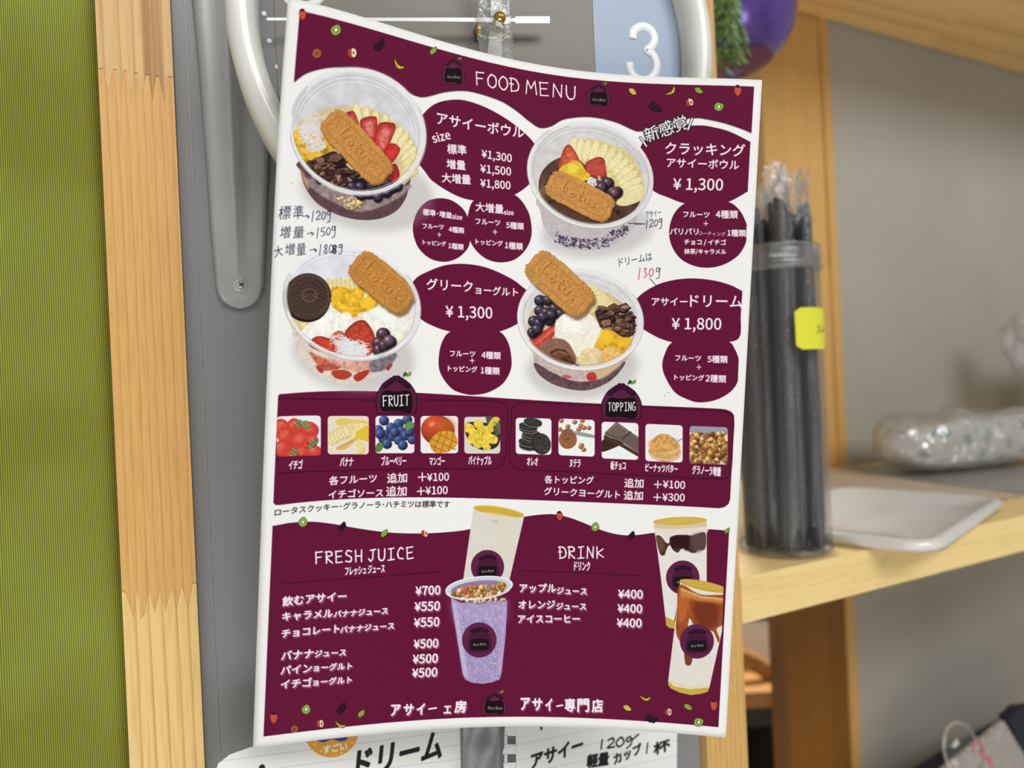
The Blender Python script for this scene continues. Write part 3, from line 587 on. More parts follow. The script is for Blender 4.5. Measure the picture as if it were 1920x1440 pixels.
for x, y in [(52, 12), (60, 20), (66, 14), (46, 20), (70, 26), (80, 62), (86, 58), (78, 70), (40, 76), (38, 84)]: P.blob([(x - 7, y), (x, y - 4), (x + 8, y + 2), (x, y + 4)], (84, 120, 66)); P.line([(x - 5, y - 4), (x + 5, y + 5)], 2, (150, 176, 130))
tile(614.5, 780, 691.5, 852, (226, 214, 196))
P.blob([(20, 20), (30, 5), (60, 8), (100, 15), (100, 40), (60, 30)], (222, 194, 104)); P.blob([(0, 62), (15, 34), (45, 20), (100, 20), (100, 45), (70, 48), (40, 60), (10, 72)], (226, 208, 150), noise=7, gain=.1)
for k in range(6): P.ell(6 + 8 * k, 56 - 4 * k, 8, 14, -20, (232, 216, 166)); P.ring(6 + 8 * k, 56 - 4 * k, 8, 14, -20, 2, (190, 164, 100), .7)
P.blob([(70, 40), (100, 25), (100, 62), (84, 58), (90, 85), (76, 92), (72, 70)], (222, 186, 60)); P.blob([(20, 78), (50, 62), (70, 50), (66, 62), (40, 82)], (206, 180, 100)); P.line([(22, 80), (60, 60)], 3, (150, 120, 60), .6)
P.blob([(72, 60), (84, 60), (86, 88), (74, 86)], (230, 212, 140), noise=3, gain=.1)
tile(704, 780, 777, 850, T1)
for x, y in [(22, 12), (40, 30), (60, 20), (82, 10), (96, 30), (8, 36), (25, 48), (66, 40), (78, 50), (45, 52), (20, 58), (60, 62), (30, 72), (70, 75), (95, 60), (50, 42), (88, 40), (12, 46)]: P.ball(x, y, 13, 13, 0, (66, 82, 130), lite=1.5, dark=.4, gl=.1); P.ring(x + 2, y - 2, 4, 3, 0, 2, (40, 48, 88), .8)
P.blob([(74, 24), (86, 14), (98, 18), (96, 30), (80, 34)], (96, 142, 74)); P.blob([(0, 80), (8, 68), (20, 76), (14, 90), (2, 92)], (84, 130, 60))
tile(788.5, 780, 859, 850, T1)
P.ball(46, 38, 45, 40, 15, (186, 72, 40), lite=1.25, dark=.6, gl=.3); P.ell(70, 30, 26, 26, 0, (206, 110, 50), .5, blur=14)
P.blob([(24, 70), (40, 48), (60, 40), (88, 44), (98, 66), (90, 86), (60, 98), (36, 96)], (214, 154, 56), noise=7, gain=.1)
for a, b in [((30, 60), (94, 90)), ((44, 46), (98, 72)), ((26, 78), (70, 96)), ((56, 40), (36, 92)), ((72, 42), (54, 96)), ((88, 48), (74, 94))]: P.line([a, b], 3.5, (158, 98, 30), .8)
tile(870.5, 781.5, 938, 850.5, (214, 210, 196))
P.blob([(60, 0), (100, 0), (100, 60), (80, 50)], (70, 84, 60)); P.blob([(2, 22), (40, 14), (80, 24), (100, 50), (90, 84), (50, 92), (14, 72)], (50, 46, 50))
for x, y, r in [(14, 32, 16), (40, 22, 14), (30, 50, 18), (55, 42, 20), (22, 64, 14), (52, 70, 18), (78, 62, 16), (70, 34, 12), (62, 84, 12), (36, 78, 12)]: P.blob([(x - r, y - r * .4), (x - r * .2, y - r * .9), (x + r * .9, y - r * .3), (x + r * .7, y + r * .7), (x - r * .5, y + r * .7)], (224, 194, 66), noise=7, gain=.2); P.line([(x - r * .5, y - r * .3), (x + r * .5, y + r * .4)], 2, (236, 216, 120), .8)
P.blob([(62, 30), (80, 2), (98, 4), (90, 20), (74, 32)], (214, 190, 70)); 
for k in range(14): P.line([(100, 20 + 2 * k), (84 + rs.uniform(-4, 4), 14 + 3 * k)], 2, (96, 116, 76))
tile(967, 784, 1034, 852, (234, 234, 234), 2)
for x, y in [(35, 78), (34, 68), (42, 52), (45, 45), (35, 30), (35, 24), (48, 12)]: P.ell(x, y + 3, 26, 11, 8, (30, 28, 28)); P.ring(x, y + 2, 26, 10, 8, 2, (190, 190, 186), .8, 0, 3.1); P.ell(x, y - 2, 26, 10, 8, (58, 54, 52), noise=3, gain=.3)
P.ell(72, 72, 26, 30, -20, (34, 32, 31)); P.ell(73, 71, 21, 25, -20, (58, 55, 52), noise=3, gain=.5); P.ring(73, 71, 22, 26, -20, 2, (100, 96, 92), .6)
tile(1047, 786, 1115, 855, (236, 236, 236), 3)
for x, y in [(8, 4), (45, 8), (66, 4), (62, 18), (26, 20), (70, 24), (56, 28), (84, 24), (4, 28), (64, 72), (70, 84), (62, 76)]: P.ball(x, y, 7, 6.5, 0, (178, 120, 82), lite=1.3, dark=.6, gl=.3)
P.blob([(36, 40), (44, 33), (100, 44), (100, 52), (60, 46)], (150, 150, 150)); P.ell(26, 56, 25, 26, 0, (150, 96, 60), noise=7, gain=.1); P.ell(26, 50, 16, 10, -10, (120, 70, 40), .8, blur=4); P.line([(14, 54), (26, 44), (38, 50), (30, 60)], 3, (190, 140, 100), .8, blur=2); P.ell(24, 34, 16, 8, -10, (134, 90, 62))
tile(1128, 792, 1197, 861, (236, 236, 236), 3)
P.blob([(0, 52), (20, 42), (60, 52), (50, 62), (0, 80)], (62, 36, 34)); P.poly([(10, 26), (40, -2), (100, 40), (100, 84), (52, 52), (8, 34)], (112, 94, 88)); P.poly([(8, 34), (52, 54), (100, 84), (100, 94), (46, 62), (4, 42)], (74, 50, 36))
P.line([(10, 28), (42, 42), (78, 30)], 3, (70, 54, 50), .8); P.poly([(42, 42), (78, 30), (100, 46), (100, 72), (60, 50)], (104, 88, 84)); P.line([(56, 46), (80, 26)], 4, (60, 44, 42), .9); P.line([(16, 24), (42, 4), (74, 26)], 3, (146, 128, 122), .7)
tile(1210, 796, 1280, 866, (234, 232, 230), 3)
P.ell(52, 74, 44, 26, 4, (206, 160, 100), noise=7, gain=.1); P.ell(50, 56, 44, 22, 6, (222, 190, 140), .9); P.blob([(12, 62), (20, 40), (40, 26), (64, 28), (84, 44), (90, 62), (60, 74), (30, 74)], (206, 156, 86), noise=7, gain=.15)
for k in range(8): P.line([(20 + 8 * k, 50 + 3 * math.sin(k)), (28 + 8 * k, 34 + 4 * math.cos(k)), (34 + 8 * k, 48)], 3, (226, 182, 110) if k % 2 else (176, 122, 60), .8, blur=2)
P.line([(68, 36), (84, 46), (100, 38)], 4, (150, 150, 156)); P.ring(50, 70, 44, 24, 6, 3, (240, 220, 200), .8, 0, 3.14)
tile(1293, 800, 1364.5, 870, (190, 184, 186), 3)
P.ell(50, 94, 60, 20, 4, (214, 196, 180)); P.ell(50, 12, 60, 14, 4, (150, 152, 166))
nuggets(50, 55, 50, 38, 330, GRA + [(110, 66, 40)], 6.5, box=True)
P.clip = None; px()

# ===== drinks
def badge(cx, cy, r, rot=0):
    P.ell(cx, cy, r, r * 1.02, 0, (92, 32, 66)); P.blob([(cx - r * .62, cy + r * .62), (cx - r * .62, cy - r * .1), (cx - r * .3, cy - r * .52), (cx + r * .2, cy - r * .58), (cx + r * .6, cy - r * .2), (cx + r * .68, cy + r * .58), (cx, cy + r * .72)], (62, 18, 46), .7)
    for k in range(7): P.ball(cx - r * .42 + k * r * .14, cy - r * (.52 + .12 * math.sin(k * .5)), r * .12, r * .12, 0, (44, 18, 36), gl=0)
    P.blob([(cx - r * .5, cy + r * .5), (cx - r * .5, cy + r * .05), (cx - r * .3, cy - r * .05), (cx + r * .4, cy - r * .05), (cx + r * .54, cy + r * .1), (cx + r * .5, cy + r * .52), (cx, cy + r * .6)], (26, 14, 20)); P.text('Aca Boo', (cx - r * .36, cy + r * .36), (cx + r * .4, cy + r * .3), (206, 200, 196), bold=0)
P.V(820, 930, 3.89)
P.poly([(262, 82), (450, 62), (636, 150), (520, 640), (180, 640)], (214, 206, 190), .0)
P.poly([(264, 88), (300, 100), (500, 150), (632, 156), (520, 640), (184, 640)], (214, 210, 198), noise=7, gain=.02); P.poly([(440, 160), (560, 160), (470, 620), (380, 620)], (216, 206, 186), .6, blur=20)
P.ell(448, 112, 186, 34, 9, (196, 156, 48)); P.ell(450, 108, 172, 25, 9, (206, 168, 62)); P.ring(448, 114, 184, 33, 9, 4, (226, 196, 120), .8); P.ell(440, 140, 150, 10, 9, (226, 214, 190), .8, blur=4); P.ell(420, 185, 20, 8, 0, (176, 172, 160), .7, blur=4)
badge(366, 517, 121)
P.V(820, 930, 3.89)
P.poly([(98, 740), (170, 780), (510, 760), (500, 1000), (468, 1290), (455, 1335), (400, 1360), (330, 1370), (250, 1362), (205, 1340), (185, 1300)], (160, 146, 186), noise=3, gain=.12)
P.poly([(98, 740), (170, 780), (510, 760), (505, 900), (300, 1000), (120, 900)], (176, 158, 196), .5, blur=30, noise=7, gain=.15); P.poly([(100, 760), (140, 800), (230, 1340), (190, 1310)], (210, 200, 226), .6, blur=8); P.poly([(480, 800), (506, 780), (468, 1290), (440, 1300)], (196, 170, 206), .5, blur=8)
for k in range(420):
    t = rs.random(); y = 800 + 540 * t; x = rs.uniform(120 + 80 * t, 500 - 40 * t); P.ell(x, y, rs.uniform(2, 7), rs.uniform(2, 5), 30, (216, 198, 224) if k % 3 else (120, 106, 150), rs.uniform(.3, .8))
P.ell(305, 668, 247, 80, -6, (196, 206, 214)); P.ell(303, 674, 205, 56, -6, (150, 120, 150)); P.ring(305, 668, 243, 78, -6, 5, (232, 238, 242), .9)
nuggets(310, 700, 195, 42, 130, GRA + [(232, 206, 150)], 17, -4); nuggets(465, 650, 20, 30, 16, GRA, 15); nuggets(330, 760, 170, 18, 40, [(206, 176, 150), (214, 190, 168)], 12); nuggets(210, 700, 40, 14, 5, [(190, 80, 70)], 14)
P.ring(305, 672, 243, 78, -6, 7, (222, 230, 236), .85, .5, 3.0); badge(306, 1050, 126)
P.V(1200, 950, 3.89)
P.poly([(98, 110), (300, 130), (488, 100), (486, 640), (290, 640), (240, 880), (190, 850), (150, 500)], (226, 221, 212), noise=7, gain=.02)
P.poly([(186, 800), (262, 840), (250, 890), (215, 885), (190, 865)], (190, 160, 70)); P.ell(292, 105, 195, 30, -2, (202, 168, 62)); P.ell(292, 104, 178, 22, -2, (206, 176, 78)); P.poly([(100, 120), (290, 138), (486, 110), (486, 150), (290, 172), (106, 160)], (206, 186, 140), .8, blur=4); P.blob([(118, 170), (300, 160), (480, 150), (480, 190), (300, 210), (130, 210)], (226, 214, 200), .8, blur=5)
P.blob([(118, 216), (150, 215), (190, 262), (215, 262), (222, 225), (280, 205), (380, 210), (474, 190), (474, 305), (425, 315), (400, 338), (360, 330), (330, 300), (300, 310), (275, 335), (240, 315), (215, 280), (190, 320), (180, 352), (150, 350), (130, 290)], (74, 46, 42)); P.blob([(220, 225), (300, 212), (360, 215), (350, 320), (300, 300), (240, 300)], (46, 16, 20), .9, blur=5); P.blob([(370, 215), (474, 195), (474, 300), (400, 330)], (96, 74, 72), .7, blur=8); P.blob([(120, 222), (170, 240), (180, 300), (150, 330), (132, 280)], (108, 78, 56), .8, blur=6)
badge(312, 517, 122)
cl = P.cover([P.M([(0, 0), (628, 0), (580, 1440), (0, 1440)])]); P.clip = np.zeros((TH, TW), np.float32); P.clip[cl[2]:cl[3], cl[0]:cl[1]] = cl[4]
P.poly([(292, 545), (420, 580), (660, 610), (600, 900), (505, 1325), (470, 1358), (380, 1374), (290, 1355), (225, 1325), (204, 1280), (250, 900)], (222, 216, 206), noise=7, gain=.02)
P.blob([(290, 570), (440, 640), (650, 660), (620, 840), (560, 890), (580, 960), (570, 990), (540, 920), (500, 900), (420, 890), (385, 850), (360, 815), (345, 900), (330, 960), (290, 980), (262, 900), (272, 740)], (150, 74, 34), noise=7, gain=.15); P.blob([(300, 600), (360, 650), (340, 800), (290, 840), (272, 740)], (190, 104, 50), .8, blur=10); P.blob([(400, 700), (560, 700), (560, 860), (460, 880), (400, 800)], (104, 44, 28), .8, blur=14); P.poly([(296, 590), (450, 650), (640, 670), (630, 710), (440, 690), (296, 650)], (206, 140, 66), .8, blur=8)
P.blob([(326, 1060), (380, 1090), (372, 1150), (345, 1158), (330, 1140)], (116, 62, 46)); P.ell(470, 578, 186, 34, 12, (196, 156, 52)); P.ell(475, 575, 170, 26, 12, (202, 166, 68)); P.line([(296, 600), (450, 660), (640, 680)], 5, (232, 206, 160), .7, blur=3)
P.poly([(205, 1270), (250, 1310), (360, 1330), (505, 1318), (494, 1350), (440, 1366), (370, 1374), (290, 1356), (225, 1326), (206, 1300)], (196, 170, 70)); P.line([(215, 1275), (360, 1318), (500, 1305)], 4, (226, 206, 130), .8)
badge(415, 982, 124)
P.clip = None; px()

# ===== the dome emblems
def dome(x0, y0, x1, y1, word=None, lead=1.0):
    """plain berry-coloured dome with a dark patch that carries the word"""
    P.V(x0, y0, 100 / (x1 - x0)); h = (y1 - y0) * 100 / (x1 - x0)
    top = h * .12 if word else h * .18
    pts = catmull([(4, h * .98), (0, h * .7), (4, h * .5), (20, top + h * .14), (50, top), (80, top + h * .14), (97, h * .5), (100, h * .7), (97, h * .97)])
    P.poly(pts, (86, 30, 60) if word else (98, 32, 60)); P.line(pts, 3 if word else 2, (40, 10, 26), 1, closed=True)
    for k in range(8): P.ball(22 + 8 * k, top + h * .02 + 7 * abs(k - 3.5) ** 1.2 * .6, 7.5, 7.5, 0, (60, 18, 44), gl=0, lite=1.1, dark=.6)
    P.blob([(66, top), (70, top - 12), (78, top - 6)], (60, 84, 50)); P.blob([(74, top), (84, top - 14), (86, top - 4)], (110, 150, 80))
    P.poly(P.spl([(14, h * .9), (13, h * .55), (24, h * .44), (50, h * .47), (76, h * .44), (88, h * .55), (88, h * .9), (76, h * .96), (50, h * .92)]), (24, 12, 16))
dome(705, 697, 781.5, 777, 'F'); px()
dome(1127.5, 712, 1202.5, 788, 'T'); px()
for b in [(829, 102, 871, 159), (1101, 150, 1143.5, 200), (904, 1291, 950, 1341)]:
    dome(*b); px(); m = (b[0] + b[2]) / 2; P.text('Aca Boo', (b[0] + 10, b[1] + (b[3] - b[1]) * .78), (b[2] - 8, b[1] + (b[3] - b[1]) * .8), (206, 200, 196), bold=0)

# ===== hand-drawn chalk capitals
G = {'F': [[(0, 0), (.05, 1)], [(0, .05), (.75, 0)], [(.02, .5), (.6, .45)]], 'O': [[(.4, 0), (.05, .35), (.1, .8), (.5, 1), (.85, .7), (.8, .2), (.4, 0)]], 'D': [[(.1, .0), (.15, 1)], [(-.05, .05), (.5, .05), (.85, .4), (.75, .85), (.1, 1)], [(-.05, .45), (.35, .45)]], 'M': [[(0, 1), (.1, 0), (.42, .6), (.75, 0), (.9, 1)]], 'E': [[(.05, 0), (.1, 1), (.8, .95)], [(0, .05), (.75, 0)], [(.1, .5), (.65, .45)]], 'N': [[(.05, 1), (.1, 0), (.75, .95), (.8, 0)]], 'U': [[(.05, 0), (.1, .75), (.4, 1), (.75, .8), (.8, 0)]], 'R': [[(.1, 0), (.1, 1)], [(-.05, .05), (.6, .05), (.7, .35), (.1, .5), (.8, 1)]], 'S': [[(.75, .1), (.3, .0), (.1, .3), (.7, .6), (.6, .95), (.05, .9)]], 'H': [[(.05, 0), (.1, 1)], [(.75, 0), (.75, 1)], [(.1, .5), (.75, .5)]], 'J': [[(.2, .05), (.85, 0)], [(.55, .05), (.5, .8), (.25, 1), (0, .75)]], 'I': [[(.1, .05), (.75, 0)], [(.42, .05), (.4, 1)], [(.05, 1), (.8, .95)]], 'C': [[(.75, .15), (.4, 0), (.1, .4), (.2, .85), (.75, .95)]], 'K': [[(.1, 0), (.12, 1)], [(.85, .2), (.15, .55), (.9, .9)]], 'T': [[(0, .05), (.85, 0)], [(.42, .03), (.4, 1)]], 'P': [[(.1, 0), (.12, 1)], [(0, .05), (.7, .1), (.65, .5), (.12, .55)]], 'G': [[(.75, .1), (.35, 0), (.05, .45), (.2, .95), (.75, .9), (.8, .55), (.5, .55)]]}
def chalk(word, p0, p1, h, wd=4.2, col=LET, rough=True, gap=.12):
    P.V(0, 0, 1); p0 = np.array(p0, float); p1 = np.array(p1, float); d = p1 - p0; n = len(word)
    cw = 1 / n
    for i, ch in enumerate(word):
        if ch == ' ': continue
        for st in G[ch]:
            q = [p0 + d * (i + (a * (1 - gap) + gap / 2)) * cw + np.array([0, -h * (1 - b)]) for a, b in st]
            if len(st) > 4 and ch not in 'ME': q = catmull(q, 4)
            P.line([v + 0 for v in q], wd, col)
            if rough:
                for v, u_ in zip(q[:-1], q[1:]):
                    for k in range(5):
                        t = rs.random(); m = v * (1 - t) + u_ * t; P.ell(m[0] + rs.uniform(-1.1, 1.1), m[1] + rs.uniform(-1.1, 1.1), rs.uniform(.5, 1.1), rs.uniform(.4, .9), rs.uniform(0, 180), col)
chalk('FOOD', (892, 159), (976, 174), 25); chalk('MENU', (985, 175), (1084, 188), 25)
chalk('FRESH', (591, 1057), (683, 1053), 22, 4.6); chalk('JUICE', (690, 1053), (779, 1047), 22, 4.6); chalk('DRINK', (1047, 1047), (1134, 1047), 22, 4.6)
chalk('FRUIT', (718, 762), (769, 760), 20, 3.4, rough=False); chalk('TOPPING', (1140, 771), (1193, 770), 16, 2.9, rough=False)

# ===== lettering
SH = ((206, 160, 180), (4, 5), .55)
def L(t, x0, y0, x1, y1, col=LET, **k): P.V(0, 0, 1); P.text(t, (x0, y0), (x1, y1), col, **k)
b1 = dict(base=True)
for r in [('アサイーボウル', 819, 232, 982, 259), ('size', 813, 268, 846, 260, b1), ('標準', 839, 288, 875, 291), ('増量', 838, 316, 873, 319), ('大増量', 829, 342, 883, 346), ('¥1,300', 903, 295, 959, 304, b1), ('¥1,500', 901, 323, 958, 329, b1), ('¥1,800', 901, 350, 957, 355, b1),
          ('クラッキング', 1247, 289, 1396, 294), ('アサイーボウル', 1250, 313, 1385, 318), ('¥ 1,300', 1262, 355, 1355, 357, b1),
          ('フルーツ', 1281, 407, 1330, 408), ('4種類', 1342, 409, 1383, 410), ('+', 1319, 424, 1328, 424), ('パリパリ', 1256, 440, 1309, 440), ('コーティング', 1310, 441, 1360, 443), ('1種類', 1364, 443, 1398, 444), ('チョコ / イチゴ', 1283, 460, 1361, 461), ('抹茶/キャラメル', 1283, 477, 1361, 478),
          ('大増量', 892, 396, 944, 401), ('size', 945, 402, 963, 403, b1), ('フルーツ', 892, 420, 938, 423), ('5種類', 949, 428, 982, 431), ('+', 924, 440, 933, 440), ('トッピング', 892, 458, 942.6, 462), ('1種類', 947, 466, 980, 469),
          ('標準･増量', 793, 403, 847, 410), ('size', 848, 410, 866.5, 412, b1), ('フルーツ', 793, 428, 832, 430), ('4種類', 841.6, 435, 870, 438), ('+', 820, 444.5, 828, 444.5), ('トッピング', 793, 458.5, 836, 462), ('1種類', 841, 466, 869, 469),
          ('グリーク', 800, 543, 886, 548), ('ョーグルト', 892, 551, 971, 556), ('¥ 1,300', 836, 594, 923, 597, b1),
          ('フルーツ', 844, 668, 891, 669), ('4種類', 903, 672, 938.5, 674), ('+', 881, 681, 890, 681), ('トッピング', 840, 696, 894.5, 698.5), ('1種類', 901.5, 701, 936.5, 703),
          ('アサイー', 1222, 573, 1289, 573), ('ドリーム', 1294, 575, 1391, 577), ('¥ 1,800', 1259.6, 617, 1352, 618, b1),
          ('フルーツ', 1266, 676, 1314, 677), ('5種類', 1326.5, 680, 1364, 681), ('+', 1306, 693, 1315, 693), ('トッピング', 1264.5, 712.5, 1320, 714), ('2種類', 1323, 716, 1361, 718)]:
    L(*r[:5], bold=.9 if r[0] not in ('コーティング', '+') else .3, **(r[5] if len(r) > 5 else {}))
# captions squeezed narrow
for t, x0, y0, x1, y1, h in [('イチゴ', 541, 880, 566, 879, 17), ('バナナ', 637.5, 874.5, 661.5, 874, 17), ('ブルーベリー', 715, 873, 761, 872.5, 18), ('マンゴー', 805, 872, 833.6, 872, 16), ('パイナップル', 878.4, 871.5, 921.4, 872, 17), ('オレオ', 988, 872.5, 1008.5, 873, 15), ('ヌテラ', 1068, 875.5, 1088, 876, 14), ('板チョコ', 1144.5, 880.5, 1172.6, 881, 16), ('ピーナッツバター', 1210, 884, 1270, 887, 15), ('グラノーラ増量', 1297.6, 889, 1351, 893, 17), ('フレッシュ ジュース', 647, 1079.5, 721, 1074, 16), ('ドリンク', 1076.6, 1069.5, 1106, 1070, 17)]: L(t, x0, y0, x1, y1, bold=1.0, h=h)
for r in [('各フルーツ', 617, 910, 706, 905), ('追加', 726, 906, 763, 904.5), ('＋', 784, 903, 800, 902), ('¥100', 801, 902, 841.5, 901, b1), ('イチゴソース', 616, 935, 718, 931), ('追加', 724, 931, 762, 930), ('＋', 782, 929, 797, 928), ('¥100', 798, 927, 839, 926, b1),
          ('各トッピング', 1021, 906, 1113, 908), ('追加', 1170.5, 914, 1206, 915), ('＋', 1226, 915, 1240, 915.5), ('¥100', 1243, 914.5, 1284, 916.5, b1), ('グリークヨーグルト', 1020, 928, 1162, 935), ('追加', 1169.5, 937, 1205, 938), ('＋', 1225, 939, 1239, 939.5), ('¥300', 1242, 939, 1283.5, 940, b1)]:
    L(*r[:5], bold=.9, **(r[5] if len(r) > 5 else {}))
L('ロータスクッキー･グラノーラ･ハチミツは標準です', 515, 968, 843, 952, BLK, bold=.5)
for r in [('飲むアサイー', 529, 1137, 649, 1126), ('キャラメル', 528.6, 1165, 623, 1158), ('バナナジュース', 626, 1158, 727, 1151), ('チョコレート', 527.7, 1196, 636, 1186), ('バナナジュース', 638, 1187, 738.5, 1179), ('バナナ', 527, 1238, 587, 1233), ('ジュース', 590, 1232, 648, 1229), ('パイン', 526, 1265, 584, 1260), ('ョーグルト', 588, 1259, 659.4, 1255), ('イチゴ', 526, 1291, 583, 1287), ('ョーグルト', 587, 1286, 659, 1281),
          ('¥700', 779, 1116, 825, 1114, b1), ('¥550', 777, 1145.5, 824, 1144, b1), ('¥550', 776, 1175.5, 823, 1173.5, b1), ('¥500', 775.5, 1215.5, 821, 1213.5, b1), ('¥500', 773.6, 1244, 820, 1242, b1), ('¥500', 772.4, 1270, 819, 1268, b1),
          ('アップル', 974, 1111, 1042, 1111), ('ジュース', 1044, 1113.5, 1100, 1115), ('オレンジ', 972, 1141, 1040, 1141), ('ジュース', 1043, 1142.5, 1098.6, 1143.5), ('アイスコーヒー', 971, 1168, 1087, 1167.5), ('¥400', 1159, 1121, 1204.6, 1122, b1), ('¥400', 1158, 1148, 1203.4, 1149, b1), ('¥400', 1156.6, 1175, 1202.5, 1176, b1)]:
    L(*r[:5], bold=1.1, shadow=SH, **(r[5] if len(r) > 5 else {}))
for t, xs, y0, y1, h in [('アサイー工房', [(732, 17), (756, 18), (781, 14), (804, 14), (832, 13), (852, 21)], 1342, 1336, 22), ('アサイー専門店', [(976, 17), (998, 18), (1023, 12), (1044, 11), (1059, 19), (1083, 21), (1110, 20)], 1331, 1335.5, 24)]:
    n = len(t)
    for i, ch in enumerate(t):
        y = y0 + (y1 - y0) * i / (n - 1); x_, wdt = xs[i]
        if ch == 'ー': P.line([(x_, y - 9), (x_ + wdt, y - 11)], 6, LET)
        else: L(ch, x_, y, x_ + wdt, y - .5, bold=1.7, h=(h - 2 if ch in 'アサイ' else h) if ch not in '工' else 13, shadow=SH)
L('新感覚', 1214, 268, 1293, 240, (238, 236, 234), bold=.7, h=28, outline=((30, 24, 28), 4.2))
for a, b in [((1201, 258), (1212, 274)), ((1286, 232), (1281, 238)), ((1298, 222), (1290, 243))]: P.line([a, b], 11, (24, 20, 24)); P.line([a, b], 6, (236, 234, 232))

# ===== pen notes on the print
INK = (44, 42, 66)
def pen(strokes, col=INK, wd=2.6):
    P.V(0, 0, 1)
    for s_ in strokes: P.line(catmull(s_, 5) if len(s_) > 2 else s_, wd, col, .92)
def digits(txt, x, y, w_, h, col=INK, wd=2.6, rise=0):
    D = {'1': [[(.55, 0), (.3, 1.15)]], '2': [[(.1, .2), (.5, .0), (.8, .3), (.1, .95), (.9, .85)]], '0': [[(.45, .1), (.1, .5), (.35, .95), (.8, .6), (.75, .2), (.4, .1)]], '5': [[(.25, .1), (.15, .5), (.6, .45), (.75, .8), (.2, 1)], [(.25, .1), (.85, .0)]], '8': [[(.6, .05), (.2, .25), (.65, .65), (.5, 1), (.15, .8), (.7, .3), (.6, .05)]], '3': [[(.15, .1), (.6, .05), (.35, .45), (.75, .7), (.2, 1)]], 'g': [[(.7, .2), (.3, .0), (.15, .4), (.6, .4), (.75, 0), (.6, 1.1), (.1, 1.3)]], '>': [[(.0, .6), (.5, .5), (.95, .6)], [(.6, .35), (.95, .6), (.7, .85)]]}
    for i, ch in enumerate(txt):
        pen([[(x + (i + a) * w_, y + rise * i + (b - 1) * h) for a, b in st] for st in D[ch]], col, wd)
for t, x0, y0, x1, y1, h in [('標', 521, 413, 544, 411, 26), ('準', 549, 412, 568, 410, 26), ('増', 524, 448, 543, 446, 23), ('量', 549, 447, 569, 445, 21), ('大', 515, 484, 531, 479, 20), ('増', 534, 480, 552, 477, 22), ('量', 556, 480, 573, 477, 22)]:
    L(t, x0, y0, x1, y1, INK, bold=0, h=h, slant=.16)
digits('>', 568, 411, 12, 12); digits('120g', 582, 413, 10, 17, rise=-.3); digits('>', 576, 443, 12, 12); digits('150g', 591, 444, 10, 17, rise=-1); digits('>', 581, 474, 13, 12); digits('180', 596, 476, 10, 18, rise=-.5); digits('8', 622, 475, 11, 16, wd=5); digits('g', 634, 472, 10, 14)
L('アサイー', 1211, 409, 1240, 404, INK, bold=0, h=12, slant=.1); digits('120g', 1209, 427, 8.5, 15, rise=-.8); pen([[(1177, 419), (1195, 419), (1210, 420)], [(1190, 420.5), (1210, 420)]])
L('ドリームは', 1161, 500, 1223, 488, INK, bold=0, h=15, slant=.1); digits('130', 1194, 521, 11, 18, (206, 70, 90), 3.4, -.6); digits('g', 1229, 518, 11, 16); pen([[(1218, 522), (1232, 537), (1247, 553)]])
P.V(0, 0, 1)
for x, y in [(547, 343), (1253, 736), (1246, 742), (858, 895), (1192, 807)]: P.ell(x, y, .9, .9, 0, (90, 84, 84))
MENU_IMAGE = P.image('menu_print')
# ------------------------------------------------------------------ materials
def mat(name, col, rough=.5, metal=0., spec=.5, alpha=1., trans=0., coat=0., bump=None, tint=None, sheen=0.):
    m = bpy.data.materials.new(name); m.use_nodes = True; nt = m.node_tree; p = nt.nodes['Principled BSDF']
    p.inputs['Base Color'].default_value = srgb(col); p.inputs['Roughness'].default_value = rough
    p.inputs['Metallic'].default_value = metal; p.inputs['Specular IOR Level'].default_value = spec
    p.inputs['Alpha'].default_value = alpha; p.inputs['Transmission Weight'].default_value = trans
    p.inputs['Coat Weight'].default_value = coat; p.inputs['Sheen Weight'].default_value = sheen
    tc = nt.nodes.new('ShaderNodeTexCoord')
    if tint:      # (scale, dark colour): faint mottling
        n = nt.nodes.new('ShaderNodeTexNoise'); n.inputs['Scale'].default_value = tint[0]; n.inputs['Detail'].default_value = 4
        nt.links.new(tc.outputs['Object'], n.inputs['Vector'])
        r = nt.nodes.new('ShaderNodeValToRGB'); r.color_ramp.elements[0].color = srgb(tint[1]); r.color_ramp.elements[1].color = srgb(col)
        r.color_ramp.elements[0].position = .35; r.color_ramp.elements[1].position = .62
        nt.links.new(n.outputs['Fac'], r.inputs[0]); nt.links.new(r.outputs[0], p.inputs['Base Color'])
    if bump:      # (scale, distance, strength)
        n = nt.nodes.new('ShaderNodeTexNoise'); n.inputs['Scale'].default_value = bump[0]; n.inputs['Detail'].default_value = 3
        nt.links.new(tc.outputs['Object'], n.inputs['Vector'])
        b = nt.nodes.new('ShaderNodeBump'); b.inputs['Distance'].default_value = bump[1]; b.inputs['Strength'].default_value = bump[2]
        nt.links.new(n.outputs['Fac'], b.inputs['Height']); nt.links.new(b.outputs[0], p.inputs['Normal'])
    return m
